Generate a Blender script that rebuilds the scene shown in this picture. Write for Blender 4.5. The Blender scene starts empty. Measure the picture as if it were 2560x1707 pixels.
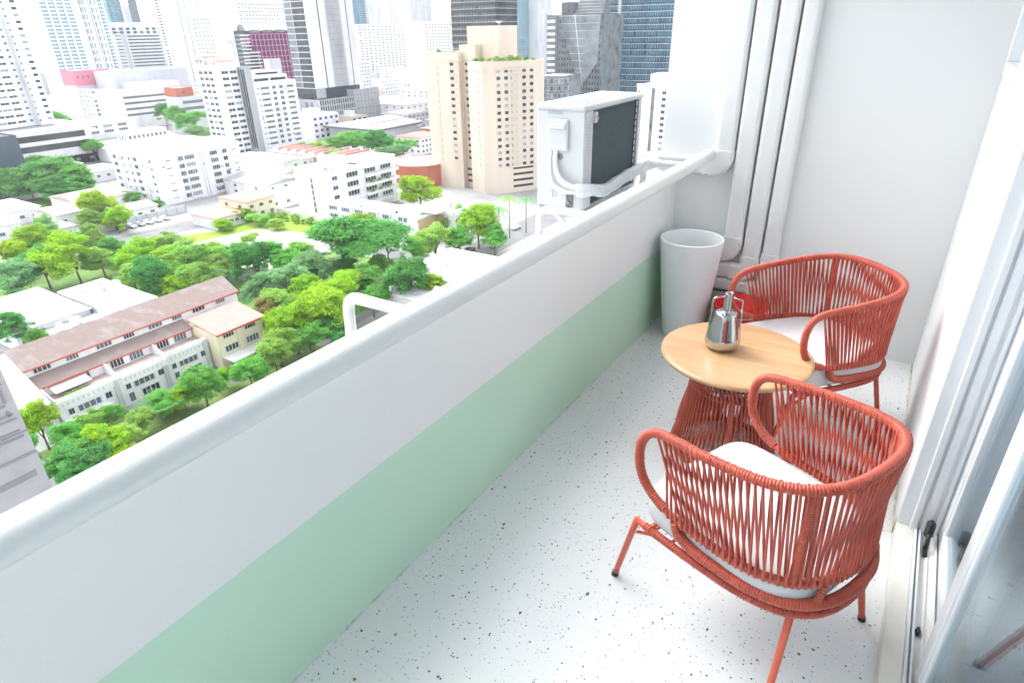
import bpy, math, random
import numpy as np
from mathutils import Matrix, Vector

random.seed(7)
PI = math.pi
scene = bpy.context.scene
COL = scene.collection

# ------------------------------------------------------------------ camera
cam_data = bpy.data.cameras.new('camera')
cam_data.sensor_width = 36.0
cam_data.lens = 21.87
cam_data.clip_start = 0.05
cam_data.clip_end = 9000.0
cam_data.dof.use_dof = True
cam_data.dof.focus_distance = 2.6
cam_data.dof.aperture_fstop = 9.0
cam = bpy.data.objects.new('camera', cam_data)
COL.objects.link(cam)
cam.matrix_world = Matrix((
    (0.84479279, -0.22687855, 0.48461456, 0.0),
    (0.53483316, 0.38626840, -0.75149865, 0.0),
    (-0.01669236, 0.89404857, 0.44765893, 1.85),
    (0, 0, 0, 1)))
scene.camera = cam

# ------------------------------------------------------------------ sky, sun, exposure
SUN_EL, SUN_AZ = math.radians(50), math.radians(168)     # direction towards the sun: azimuth measured from +x
world = bpy.data.worlds.new('World')
scene.world = world
world.use_nodes = True
wn = world.node_tree.nodes
wl = world.node_tree.links
wn.clear()
wo = wn.new('ShaderNodeOutputWorld')
bg = wn.new('ShaderNodeBackground')
sky = wn.new('ShaderNodeTexSky')
sky.sky_type = 'NISHITA'
sky.sun_disc = False
sky.sun_elevation = SUN_EL
sky.sun_rotation = PI / 2 - SUN_AZ
sky.air_density = 1.0
sky.dust_density = 2.5
sky.ozone_density = 0.6
hs = wn.new('ShaderNodeHueSaturation')          # thin bright cloud: the blue is mostly washed out
hs.inputs['Saturation'].default_value = 0.22
wl.new(sky.outputs[0], hs.inputs['Color'])
wl.new(hs.outputs[0], bg.inputs[0])
bg.inputs[1].default_value = 0.15
wl.new(bg.outputs[0], wo.inputs[0])

sun_data = bpy.data.lights.new('sun', 'SUN')
sun_data.energy = 0.5
sun_data.angle = math.radians(50)
sun_data.color = (1.0, 0.995, 0.985)
sun = bpy.data.objects.new('sun', sun_data)
COL.objects.link(sun)
sdir = Vector((math.cos(SUN_EL) * math.cos(SUN_AZ), math.cos(SUN_EL) * math.sin(SUN_AZ), math.sin(SUN_EL)))
sun.rotation_euler = (-sdir).to_track_quat('-Z', 'Y').to_euler()
sun.location = (0, 0, 40)

scene.view_settings.view_transform = 'Standard'
scene.view_settings.look = 'None'
scene.view_settings.exposure = 2.2
scene.view_settings.gamma = 1.0
scene.view_settings.use_curve_mapping = False
scene.render.engine = 'CYCLES'
scene.cycles.max_bounces = 8
scene.cycles.diffuse_bounces = 6
scene.cycles.transparent_max_bounces = 12
scene.cycles.use_denoising = True
scene.cycles.use_adaptive_sampling = True
scene.cycles.adaptive_threshold = 0.03

# ------------------------------------------------------------------ materials
MATS = {}
def new_mat(name):
    m = bpy.data.materials.new(name)
    m.use_nodes = True
    nt = m.node_tree
    p = nt.nodes['Principled BSDF']
    return m, nt, p

def pos_noise(nt, scale, detail=4, rough=0.55, coord='Object', stretch=None):
    tc = nt.nodes.new('ShaderNodeTexCoord')
    n = nt.nodes.new('ShaderNodeTexNoise')
    n.inputs['Scale'].default_value = scale
    n.inputs['Detail'].default_value = detail
    n.inputs['Roughness'].default_value = rough
    src = tc.outputs[coord]
    if stretch:
        mp = nt.nodes.new('ShaderNodeMapping')
        mp.inputs['Scale'].default_value = stretch
        nt.links.new(src, mp.inputs[0]); src = mp.outputs[0]
    nt.links.new(src, n.inputs['Vector'])
    return n

def ramp(nt, fac, stops):
    r = nt.nodes.new('ShaderNodeValToRGB')
    e = r.color_ramp.elements
    while len(e) < len(stops): e.new(0.5)
    for k, (p, c) in enumerate(stops):
        e[k].position = p
        e[k].color = (*c, 1) if len(c) == 3 else c
    nt.links.new(fac, r.inputs[0])
    return r

def mat(name, col, rough=0.6, var=0.06, scale=3.0, bump=0.0, bscale=40.0, metal=0.0, spec=0.5, coord='Object', stretch=None, tint=None):
    """painted or plain surface: base colour with slow stains and a fine relief"""
    if name in MATS: return MATS[name]
    m, nt, p = new_mat(name)
    p.inputs['Roughness'].default_value = rough
    p.inputs['Metallic'].default_value = metal
    p.inputs['Specular IOR Level'].default_value = spec
    if var > 0:
        n = pos_noise(nt, scale, 5, 0.6, coord, stretch)
        d = tint or tuple(c * (1 - 2.2 * var) for c in col)
        l = tuple(min(0.93, c * (1 + var)) for c in col)
        r = ramp(nt, n.outputs[0], [(0.28, d), (0.5, col), (0.75, l)])
        nt.links.new(r.outputs[0], p.inputs['Base Color'])
    else:
        p.inputs['Base Color'].default_value = (*col, 1)
    if bump > 0:
        b = pos_noise(nt, bscale, 3, 0.6, coord)
        bn = nt.nodes.new('ShaderNodeBump')
        bn.inputs['Strength'].default_value = bump
        bn.inputs['Distance'].default_value = 0.01
        nt.links.new(b.outputs[0], bn.inputs['Height'])
        nt.links.new(bn.outputs[0], p.inputs['Normal'])
    MATS[name] = m
    return m

WHITE_PAINT = mat('white_wall_paint', (0.735, 0.753, 0.757), 0.55, 0.015, 1.3, 0.10, 60)
RAIL_PAINT = mat('white_enamel', (0.76, 0.78, 0.785), 0.32, 0.015, 6, 0.06, 30)
DUCT = mat('white_plastic_duct', (0.725, 0.743, 0.747), 0.42, 0.02, 4, 0.0)
DOORMETAL = mat('white_aluminium', (0.76, 0.79, 0.82), 0.30, 0.02, 5, 0.0)
POT = mat('white_planter', (0.775, 0.795, 0.805), 0.45, 0.015, 5, 0.05, 120)
RUBBER = mat('black_rubber', (0.015, 0.016, 0.018), 0.45, 0.0)
CORAL = mat('coral_metal', (0.60, 0.105, 0.055), 0.32, 0.04, 20, 0.0)
BUCKET = mat('red_plastic', (0.74, 0.022, 0.012), 0.35, 0.03, 6)
CUSHION = mat('white_cushion', (0.62, 0.63, 0.65), 0.8, 0.02, 9, 0.25, 420)

def rope_mat():
    m, nt, p = new_mat('coral_rope')
    n = pos_noise(nt, 22, 4)
    r = ramp(nt, n.outputs[0], [(0.3, (0.37, 0.048, 0.024)), (0.55, (0.45, 0.066, 0.031)), (0.8, (0.51, 0.088, 0.042))])
    nt.links.new(r.outputs[0], p.inputs['Base Color'])
    p.inputs['Roughness'].default_value = 0.42
    p.inputs['Sheen Weight'].default_value = 0.25
    w = pos_noise(nt, 900, 2)
    b = nt.nodes.new('ShaderNodeBump'); b.inputs['Strength'].default_value = 0.35; b.inputs['Distance'].default_value = 0.001
    nt.links.new(w.outputs[0], b.inputs['Height']); nt.links.new(b.outputs[0], p.inputs['Normal'])
    return m
ROPE = rope_mat()

def parapet_mat():
    m, nt, p = new_mat('two_tone_wall_paint')
    tc = nt.nodes.new('ShaderNodeTexCoord')
    gp = nt.nodes.new('ShaderNodeNewGeometry')
    sx = nt.nodes.new('ShaderNodeSeparateXYZ'); nt.links.new(gp.outputs['Position'], sx.inputs[0])
    wob = pos_noise(nt, 9, 2)
    ad = nt.nodes.new('ShaderNodeMath'); ad.operation = 'MULTIPLY_ADD'
    nt.links.new(wob.outputs[0], ad.inputs[0]); ad.inputs[1].default_value = 0.004; nt.links.new(sx.outputs['Z'], ad.inputs[2])
    lt = nt.nodes.new('ShaderNodeMath'); lt.operation = 'LESS_THAN'; lt.inputs[1].default_value = 0.540
    nt.links.new(ad.outputs[0], lt.inputs[0])
    n = pos_noise(nt, 1.4, 4)
    a = ramp(nt, n.outputs[0], [(0.3, (0.81, 0.83, 0.83)), (0.7, (0.835, 0.85, 0.85))])
    g = ramp(nt, n.outputs[0], [(0.3, (0.545, 0.775, 0.625)), (0.7, (0.57, 0.795, 0.645))])
    mx = nt.nodes.new('ShaderNodeMix'); mx.data_type = 'RGBA'
    nt.links.new(lt.outputs[0], mx.inputs['Factor']); nt.links.new(a.outputs[0], mx.inputs['A']); nt.links.new(g.outputs[0], mx.inputs['B'])
    nt.links.new(mx.outputs['Result'], p.inputs['Base Color'])
    p.inputs['Roughness'].default_value = 0.5
    b = pos_noise(nt, 130, 4); bn = nt.nodes.new('ShaderNodeBump'); bn.inputs['Strength'].default_value = 0.16; bn.inputs['Distance'].default_value = 0.01
    nt.links.new(b.outputs[0], bn.inputs['Height']); nt.links.new(bn.outputs[0], p.inputs['Normal'])
    return m
PARAPET = parapet_mat()

def terrazzo():
    m, nt, p = new_mat('speckled_tile')
    geo = nt.nodes.new('ShaderNodeNewGeometry')
    L = nt.links.new
    base_n = pos_noise(nt, 2.2, 4)
    L(geo.outputs['Position'], base_n.inputs['Vector'])
    base = ramp(nt, base_n.outputs[0], [(0.3, (0.695, 0.72, 0.73)), (0.7, (0.735, 0.755, 0.762))])
    cur = base.outputs[0]
    warp = nt.nodes.new('ShaderNodeTexNoise'); warp.inputs['Scale'].default_value = 90; L(geo.outputs['Position'], warp.inputs['Vector'])
    def layer(cur, scale, prob, rad, cols, soft=0.02, off=0.0, stretch=(1, 1, 1)):
        mp = nt.nodes.new('ShaderNodeMapping'); mp.inputs['Scale'].default_value = stretch; mp.inputs['Location'].default_value = (off, off * 1.7, 0)
        L(geo.outputs['Position'], mp.inputs[0])
        ad = nt.nodes.new('ShaderNodeVectorMath'); ad.operation = 'MULTIPLY_ADD'
        L(warp.outputs['Color'], ad.inputs[0]); ad.inputs[1].default_value = (0.16 / scale,) * 3; L(mp.outputs[0], ad.inputs[2])
        v = nt.nodes.new('ShaderNodeTexVoronoi'); v.voronoi_dimensions = '2D'; v.distance = 'MINKOWSKI'; v.inputs['Exponent'].default_value = 1.3
        v.inputs['Scale'].default_value = scale; L(ad.outputs[0], v.inputs['Vector'])
        sp = nt.nodes.new('ShaderNodeSeparateColor'); L(v.outputs['Color'], sp.inputs[0])
        # radius differs from chip to chip
        rr = nt.nodes.new('ShaderNodeMath'); rr.operation = 'MULTIPLY_ADD'; L(sp.outputs[2], rr.inputs[0]); rr.inputs[1].default_value = rad * 0.9; rr.inputs[2].default_value = rad * 0.35
        ls = nt.nodes.new('ShaderNodeMath'); ls.operation = 'LESS_THAN'; L(v.outputs['Distance'], ls.inputs[0]); L(rr.outputs[0], ls.inputs[1])
        pr = nt.nodes.new('ShaderNodeMath'); pr.operation = 'LESS_THAN'; L(sp.outputs[0], pr.inputs[0]); pr.inputs[1].default_value = prob
        mu = nt.nodes.new('ShaderNodeMath'); mu.operation = 'MULTIPLY'; L(ls.outputs[0], mu.inputs[0]); L(pr.outputs[0], mu.inputs[1])
        cr = ramp(nt, sp.outputs[1], cols); cr.color_ramp.interpolation = 'CONSTANT'
        mx = nt.nodes.new('ShaderNodeMix'); mx.data_type = 'RGBA'
        L(mu.outputs[0], mx.inputs['Factor']); L(cur, mx.inputs['A']); L(cr.outputs[0], mx.inputs['B'])
        return mx.outputs['Result']
    grey = [(0.0, (0.60, 0.62, 0.64)), (0.5, (0.52, 0.54, 0.56)), (0.8, (0.66, 0.66, 0.64))]
    dark = [(0.0, (0.035, 0.05, 0.06)), (0.45, (0.07, 0.08, 0.085)), (0.7, (0.14, 0.16, 0.18)), (0.88, (0.03, 0.05, 0.09))]
    warm = [(0.0, (0.26, 0.10, 0.06)), (0.4, (0.50, 0.28, 0.16)), (0.7, (0.62, 0.42, 0.28)), (0.85, (0.22, 0.15, 0.10))]
    cur = layer(cur, 70, 0.16, 0.26, grey, off=3.1)
    cur = layer(cur, 46, 0.15, 0.155, dark)
    cur = layer(cur, 90, 0.075, 0.19, dark, off=1.3)
    cur = layer(cur, 27, 0.050, 0.145, warm, off=7.7)
    cur = layer(cur, 24, 0.045, 0.12, dark, off=5.2, stretch=(1, 0.6, 1))
    L(cur, p.inputs['Base Color'])
    p.inputs['Roughness'].default_value = 0.32
    p.inputs['Specular IOR Level'].default_value = 0.45
    return m
TERRAZZO = terrazzo()
GROUT = mat('tile_grout', (0.78, 0.79, 0.78), 0.9, 0.06, 8)

def wood():
    m, nt, p = new_mat('varnished_wood')
    tc = nt.nodes.new('ShaderNodeTexCoord')
    mp = nt.nodes.new('ShaderNodeMapping'); mp.inputs['Rotation'].default_value = (0, 0, math.radians(62)); mp.inputs['Scale'].default_value = (2.2, 30, 8)
    nt.links.new(tc.outputs['Object'], mp.inputs[0])
    n = nt.nodes.new('ShaderNodeTexNoise'); n.inputs['Scale'].default_value = 1.0; n.inputs['Detail'].default_value = 7; n.inputs['Roughness'].default_value = 0.62; n.inputs['Distortion'].default_value = 0.5
    nt.links.new(mp.outputs[0], n.inputs['Vector'])
    r = ramp(nt, n.outputs[0], [(0.25, (0.47, 0.25, 0.11)), (0.45, (0.58, 0.345, 0.175)), (0.62, (0.62, 0.39, 0.215)), (0.8, (0.54, 0.30, 0.14))])
    # glued staves: each a slightly different tone
    mp2 = nt.nodes.new('ShaderNodeMapping'); mp2.inputs['Rotation'].default_value = (0, 0, math.radians(62)); mp2.inputs['Scale'].default_value = (0.01, 11, 0.01)
    nt.links.new(tc.outputs['Object'], mp2.inputs[0])
    sx = nt.nodes.new('ShaderNodeSeparateXYZ'); nt.links.new(mp2.outputs[0], sx.inputs[0])
    fl = nt.nodes.new('ShaderNodeMath'); fl.operation = 'FLOOR'; nt.links.new(sx.outputs['Y'], fl.inputs[0])
    wn_ = nt.nodes.new('ShaderNodeTexWhiteNoise'); wn_.noise_dimensions = '1D'; nt.links.new(fl.outputs[0], wn_.inputs['W'])
    hsv = nt.nodes.new('ShaderNodeHueSaturation')
    ma = nt.nodes.new('ShaderNodeMath'); ma.operation = 'MULTIPLY_ADD'; ma.inputs[1].default_value = 0.22; ma.inputs[2].default_value = 0.88
    nt.links.new(wn_.outputs['Value'], ma.inputs[0]); nt.links.new(ma.outputs[0], hsv.inputs['Value'])
    nt.links.new(r.outputs[0], hsv.inputs['Color']); nt.links.new(hsv.outputs[0], p.inputs['Base Color'])
    p.inputs['Roughness'].default_value = 0.36
    p.inputs['Coat Weight'].default_value = 0.25
    p.inputs['Coat Roughness'].default_value = 0.2
    return m
WOOD = wood()
CHROME = mat('polished_steel', (0.50, 0.505, 0.51), 0.06, 0.0, metal=1.0)

def glass(name, tint=(0.85, 0.92, 0.95), transp=0.7, rough=0.01):
    m, nt, p = new_mat(name)
    nt.nodes.remove(p)
    out = nt.nodes['Material Output']
    t = nt.nodes.new('ShaderNodeBsdfTransparent'); t.inputs[0].default_value = (*tint, 1)
    g = nt.nodes.new('ShaderNodeBsdfGlossy'); g.inputs['Roughness'].default_value = rough; g.inputs[0].default_value = (0.95, 0.97, 1.0, 1)
    fr = nt.nodes.new('ShaderNodeFresnel'); fr.inputs[0].default_value = 1.5
    ma = nt.nodes.new('ShaderNodeMath'); ma.operation = 'MULTIPLY_ADD'; ma.inputs[1].default_value = transp; ma.inputs[2].default_value = 0.012
    mx = nt.nodes.new('ShaderNodeMixShader')
    nt.links.new(fr.outputs[0], ma.inputs[0]); nt.links.new(ma.outputs[0], mx.inputs[0])
    nt.links.new(t.outputs[0], mx.inputs[1]); nt.links.new(g.outputs[0], mx.inputs[2])
    nt.links.new(mx.outputs[0], out.inputs[0])
    return m
DOORGLASS = glass('door_glass', (0.82, 0.88, 0.90), 0.55)

# ------------------------------------------------------------------ mesh helpers
class MB:
    def __init__(self): self.v = []; self.f = []; self.m = []; self.s = []; self.n = 0
    def add(self, verts, faces, mi=0, smooth=False):
        verts = np.asarray(verts, float).reshape(-1, 3)
        b = self.n
        self.v.append(verts); self.n += len(verts)
        for q in faces: self.f.append(tuple(int(i) + b for i in q))
        self.m += [mi] * len(faces); self.s += [smooth] * len(faces)
        return self
    def box(self, x0, x1, y0, y1, z0, z1, mi=0):
        v = [(x0, y0, z0), (x1, y0, z0), (x1, y1, z0), (x0, y1, z0), (x0, y0, z1), (x1, y0, z1), (x1, y1, z1), (x0, y1, z1)]
        return self.add(v, [(0, 3, 2, 1), (4, 5, 6, 7), (0, 1, 5, 4), (1, 2, 6, 5), (2, 3, 7, 6), (3, 0, 4, 7)], mi)
    def bbox(self, x0, x1, y0, y1, z0, z1, b=0.003, mi=0):
        """box with chamfered edges"""
        cx, cy, cz = (x0 + x1) / 2, (y0 + y1) / 2, (z0 + z1) / 2
        h = ((x1 - x0) / 2, (y1 - y0) / 2, (z1 - z0) / 2)
        vs = []; idx = {}
        for sx in (-1, 1):
            for sy in (-1, 1):
                for sz in (-1, 1):
                    for ax in range(3):
                        q = [h[0] - b, h[1] - b, h[2] - b]; q[ax] = h[ax]
                        idx[(sx, sy, sz, ax)] = len(vs)
                        vs.append((cx + sx * q[0], cy + sy * q[1], cz + sz * q[2]))
        F = []
        for ax in range(3):
            o = [a for a in range(3) if a != ax]
            for s in (-1, 1):
                q = []
                for (a, c) in ((-1, -1), (1, -1), (1, 1), (-1, 1)):
                    k = [0, 0, 0]; k[ax] = s; k[o[0]] = a; k[o[1]] = c
                    q.append(idx[(*k, ax)])
                if (s > 0) == (ax == 1): q.reverse()
                F.append(q)
        for ax in range(3):
            o = [a for a in range(3) if a != ax]
            for a in (-1, 1):
                for c in (-1, 1):
                    q = []
                    for s, ff in ((-1, o[0]), (1, o[0]), (1, o[1]), (-1, o[1])):
                        k = [0, 0, 0]; k[ax] = s; k[o[0]] = a; k[o[1]] = c
                        q.append(idx[(*k, ff)])
                    F.append(q)
        for sx in (-1, 1):
            for sy in (-1, 1):
                for sz in (-1, 1): F.append([idx[(sx, sy, sz, a)] for a in range(3)])
        return self.add(vs, F, mi)
    def prism(self, poly, z0, z1, mi=0, top=None, bottom=True):
        n = len(poly)
        v = [(x, y, z0) for x, y in poly] + [(x, y, z1) for x, y in poly]
        f = [(i, (i + 1) % n, (i + 1) % n + n, i + n) for i in range(n)]
        self.add(v, f, mi)
        self.add([(x, y, z1) for x, y in poly], [tuple(range(n))], mi if top is None else top)
        if bottom: self.add([(x, y, z0) for x, y in poly], [tuple(reversed(range(n)))], mi)
        return self
    def quad(self, a, b, c, d, mi=0): return self.add([a, b, c, d], [(0, 1, 2, 3)], mi)
    def tube(self, path, r, n=8, mi=0, closed=False, caps=True, smooth=True, flat=None):
        P = np.asarray(path, float); N = len(P)
        if closed: T = np.roll(P, -1, 0) - np.roll(P, 1, 0)
        else:
            T = np.gradient(P, axis=0)
        T /= np.linalg.norm(T, axis=1)[:, None] + 1e-12
        up = np.array([0, 0, 1.0]) if abs(T[0][2]) < 0.9 else np.array([1.0, 0, 0])
        U = np.cross(up, T[0]); U /= np.linalg.norm(U)
        Us = [U]
        for i in range(1, N):
            u = Us[-1] - T[i] * (Us[-1] @ T[i]); u /= np.linalg.norm(u); Us.append(u)
        Us = np.array(Us); Vs = np.cross(T, Us)
        R_ = np.broadcast_to(np.asarray(r, float), (N,))
        a = np.linspace(0, 2 * PI, n, endpoint=False)
        ca, sa = np.cos(a), np.sin(a)
        if flat: ca = ca * flat[0]; sa = sa * flat[1]
        V = P[:, None, :] + R_[:, None, None] * (ca[None, :, None] * Us[:, None, :] + sa[None, :, None] * Vs[:, None, :])
        f = []
        M = N if closed else N - 1
        for i in range(M):
            j = (i + 1) % N
            for k in range(n):
                l = (k + 1) % n
                f.append((i * n + k, i * n + l, j * n + l, j * n + k))
        if caps and not closed:
            f.append(tuple(reversed(range(n)))); f.append(tuple(range((N - 1) * n, N * n)))
        return self.add(V.reshape(-1, 3), f, mi, smooth)
    def lathe(self, prof, c=(0, 0, 0), n=32, mi=0, smooth=True):
        prof = [(r, z) for r, z in prof]
        a = np.linspace(0, 2 * PI, n, endpoint=False)
        V = [(c[0] + r * math.cos(t), c[1] + r * math.sin(t), c[2] + z) for r, z in prof for t in a]
        f = []
        for i in range(len(prof) - 1):
            for k in range(n):
                l = (k + 1) % n
                f.append((i * n + k, i * n + l, (i + 1) * n + l, (i + 1) * n + k))
        return self.add(V, f, mi, smooth)
    def mesh(self, name, mats, origin=(0, 0, 0)):
        me = bpy.data.meshes.new(name)
        V = np.concatenate(self.v) - np.asarray(origin, float)
        me.from_pydata(V.tolist(), [], self.f)
        for m in (mats if isinstance(mats, (list, tuple)) else [mats]): me.materials.append(m)
        me.polygons.foreach_set('material_index', self.m)
        me.polygons.foreach_set('use_smooth', self.s)
        me.update()
        return me

def link(name, data, parent=None, loc=(0, 0, 0), rotz=0.0, scale=None):
    o = bpy.data.objects.new(name, data)
    COL.objects.link(o)
    o.location = loc
    if rotz: o.rotation_euler = (0, 0, rotz)
    if scale: o.scale = scale
    if parent is not None: o.parent = parent
    return o

def part(name, mb, mats, parent, label=None):
    """mesh given in world coordinates, stored relative to its parent (roots carry location only)"""
    org = Vector((0, 0, 0)); q = parent
    while q is not None: org += Vector(q.location); q = q.parent
    o = link(name, mb.mesh(name, mats, org), parent)
    if label: o['label'] = label
    return o

def tag(o, label, cat, group=None):
    o['label'] = label; o['category'] = cat
    if group: o['group'] = group
    return o

def thing(name, label, cat, loc=(0, 0, 0), rotz=0.0, group=None):
    o = link(name, None, None, loc, rotz)
    o.empty_display_size = 0.2
    return tag(o, label, cat, group)

def solid(name, mb, mats, label, cat, group=None):
    """a thing that is one mesh; origin at the middle of its base"""
    V = np.concatenate(mb.v); lo, hi = V.min(0), V.max(0)
    org = ((lo[0] + hi[0]) / 2, (lo[1] + hi[1]) / 2, lo[2])
    return tag(link(name, mb.mesh(name, mats, org), None, org), label, cat, group)

def struct(name, mb, mats):
    o = link(name, mb.mesh(name, mats)); o['kind'] = 'structure'
    return o

def catmull(pts, per=12, closed=False):
    P = [np.array(p, float) for p in pts]; n = len(P); out = []
    rng = range(n) if closed else range(n - 1)
    for i in rng:
        p1, p2 = P[i], P[(i + 1) % n]
        p0 = P[i - 1] if (closed or i > 0) else 2 * p1 - p2
        p3 = P[(i + 2) % n] if (closed or i + 2 < n) else 2 * p2 - p1
        for k in range(per):
            t = k / per
            out.append(0.5 * ((2 * p1) + (-p0 + p2) * t + (2 * p0 - 5 * p1 + 4 * p2 - p3) * t * t + (-p0 + 3 * p1 - 3 * p2 + p3) * t ** 3))
    if not closed: out.append(P[-1])
    return np.array(out)

def resample(P, step=None, count=None, closed=False):
    Q = np.vstack([P, P[:1]]) if closed else P
    s = np.concatenate([[0], np.cumsum(np.linalg.norm(np.diff(Q, axis=0), axis=1))])
    n = count or max(2, int(s[-1] / step))
    t = np.linspace(0, s[-1], n + (1 if closed else 0))
    if closed: t = t[:-1]
    return np.stack([np.interp(t, s, Q[:, k]) for k in range(3)], 1), s[-1]

def bend(pts, rad, per=6):
    """polyline with rounded corners"""
    P = [np.array(p, float) for p in pts]; out = [P[0]]
    for i in range(1, len(P) - 1):
        a, b = P[i - 1] - P[i], P[i + 1] - P[i]
        ra = min(rad, np.linalg.norm(a) * .49, np.linalg.norm(b) * .49)
        a = P[i] + a / np.linalg.norm(a) * ra; b = P[i] + b / np.linalg.norm(b) * ra
        for k in range(per + 1):
            t = k / per
            out.append((1 - t) ** 2 * a + 2 * t * (1 - t) * P[i] + t * t * b)
    out.append(P[-1])
    return np.array(out)

# ================================================================== BALCONY SHELL
XW, XR, YE, YB, ZC = -1.31, 0.256, 4.07, -1.6, 3.05      # parapet face, room wall face, end wall, back end, ceiling
mb = MB().box(-1.45, 0.70, YB, YE + .2, -0.22, -0.0007)
floor_o = struct('balcony_floor', mb, GROUT)
xs = [XW + .002, -1.04, -0.388, XR + .006]
ys = [0.878 + 0.652 * k for k in range(-4, 6)]
ys = [YB] + [y for y in ys if YB + .05 < y < YE - .05] + [YE]
for i in range(3):
    for j in range(len(ys) - 1):
        g = 0.00035
        t = MB().bbox(xs[i] + g, xs[i + 1] - g, ys[j] + g, ys[j + 1] - g, -0.03, 0.0, 0.0005)
        part('tile', t, TERRAZZO, floor_o)

mb = MB().box(-1.56, 0.9, YB - .2, YE + .25, ZC, ZC + .22)
struct('balcony_ceiling', mb, WHITE_PAINT)

# parapet with the green band painted on
mb = MB()
prof = [(XW, -0.05), (XW, 0.985), (XW - .006, 0.997), (XW - .02, 1.0), (-1.385, 1.0), (-1.396, .996), (-1.40, 0.985), (-1.40, -0.22)]
V = [(x, y, z) for y in (YB, YE + .001) for x, z in prof]; n = len(prof)
mb.add(V, [(i, i + 1, i + 1 + n, i + n) for i in range(n - 1)] + [tuple(range(n)), tuple(reversed(range(n, 2 * n)))], 0, False)
pw = solid('parapet_wall', mb, PARAPET, 'low white balcony parapet wall with a mint green band along its foot', 'wall')
rb = random.Random(12)
bp = [(XW + .0015 + rb.uniform(0, .0015), y, .0015 + rb.uniform(0, .001)) for y in np.arange(YB, YE, .03)]
part('sealant', MB().tube(bp, [rb.uniform(.0022, .0048) for _ in bp], 6), mat('white_sealant', (0.70, 0.71, 0.68), .7, .18, 20), pw)

mb = MB().box(-1.43, 0.50, YE, YE + .18, -0.05, ZC - .002)
solid('end_wall', mb, WHITE_PAINT, 'plain white end wall behind the ducts and far chair', 'wall')

mb = MB().box(-1.56, 0.9, YB - .18, YB - .002, -0.05, ZC - .002)
struct('rear_wall', mb, WHITE_PAINT)

# room wall: solid return beside the end wall, then the door opening; a high window
rw = thing('room_wall', 'white wall on the room side between end wall and sliding door', 'wall', (0.38, 3.2, 0))
YD = 2.42
mb = MB().box(XR, 0.50, YD, 3.20, -0.04, ZC - .002).box(XR, 0.50, 3.20, 3.90, -0.04, 1.66).box(XR, 0.50, 3.20, 3.90, 2.30, ZC - .002).box(XR, 0.50, 3.90, YE - .002, -0.04, ZC - .002)
part('wall', mb, WHITE_PAINT, rw)
mb = MB()
for (a0, a1, b0, b1) in ((3.17, 3.93, 1.62, 1.68), (3.17, 3.93, 2.28, 2.33), (3.17, 3.22, 1.68, 2.28), (3.88, 3.93, 1.68, 2.28)):
    mb.bbox(XR - .012, XR + .05, a0, a1, b0, b1, .004)
mb.bbox(XR + .04, XR + .075, 3.23, 3.87, 1.69, 1.73, .003).bbox(XR + .04, XR + .075, 3.82, 3.87, 1.73, 2.27, .003)
wf = part('window', mb, DOORMETAL, rw)
part('pane', MB().box(XR + .06, XR + .066, 3.23, 3.84, 1.72, 2.28), DOORGLASS, wf)
mb = MB().box(XR, 0.50, YB, YD - .002, 2.25, ZC - .003)
part('lintel', mb, WHITE_PAINT, rw)
mb = MB().tube([(XR - .004, YD, 0.004), (XR - .004, 3.2, 0.004), (XR - .004, YE - .01, 0.004)], .005, 6)
part('sealant', mb, mat('old_sealant', (0.66, 0.65, 0.52), 0.7, 0.2, 14), rw)

# the room behind the glass
mb = MB()
mb.box(0.50, 4.2, YB, 3.2, -0.05, 0.06)
struct('room_floor', mb, mat('room_floor_tile', (0.50, 0.49, 0.48), 0.25, 0.05, 2))
mb = MB().box(4.2, 4.3, YB, 3.3, -.05, ZC).box(0.50, 4.2, 3.2, 3.3, 0, ZC).box(0.50, 4.3, YB - .1, YB, 0, ZC).box(0.9, 4.3, YB - .1, 3.3, ZC, ZC + .1)
struct('room_interior', mb, mat('room_wall_paint', (0.74, 0.74, 0.73), 0.6, 0.03, 2))
# sill, tracks and sliding panels
dr = thing('sliding_door', 'white aluminium sliding glass door on a low sill beside the near chair', 'door', (0.38, 1.0, 0))
mb = MB().bbox(XR, 0.318, YB, YD + .03, -0.03, 0.072, .004).box(0.318, 0.52, YB, YD + .03, -0.03, 0.058)
part('sill', mb, mat('cream_sill', (0.74, 0.73, 0.68), 0.55, 0.06, 6, 0.1, 30), dr)
for xa, xb, zz in ((0.3181, 0.326, .082), (0.333, 0.339, .082), (0.362, 0.368, .066), (0.388, 0.394, .076), (0.402, 0.412, .082), (0.44, 0.45, .07)):
    part('track_rail', MB().bbox(xa, xb, YB, YD, 0.057, zz, .001), DOORMETAL, dr)
for xa, xb in ((0.300, 0.322), (0.334, 0.362), (0.376, 0.392), (0.41, 0.44)):
    part('jamb', MB().bbox(xa, xb, YD - .030 + (xa - .30) * .12, YD + .004, 0.059, 2.25, .003), DOORMETAL, dr)
mb = MB().bbox(0.300, 0.45, YB, YD, 2.20, 2.25, .003)
part('head_frame', mb, DOORMETAL, dr)
part('jamb_lining', MB().box(0.258, 0.50, YD - .012, YD - .0005, 0.0725, 2.25), DOORMETAL, dr)
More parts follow.
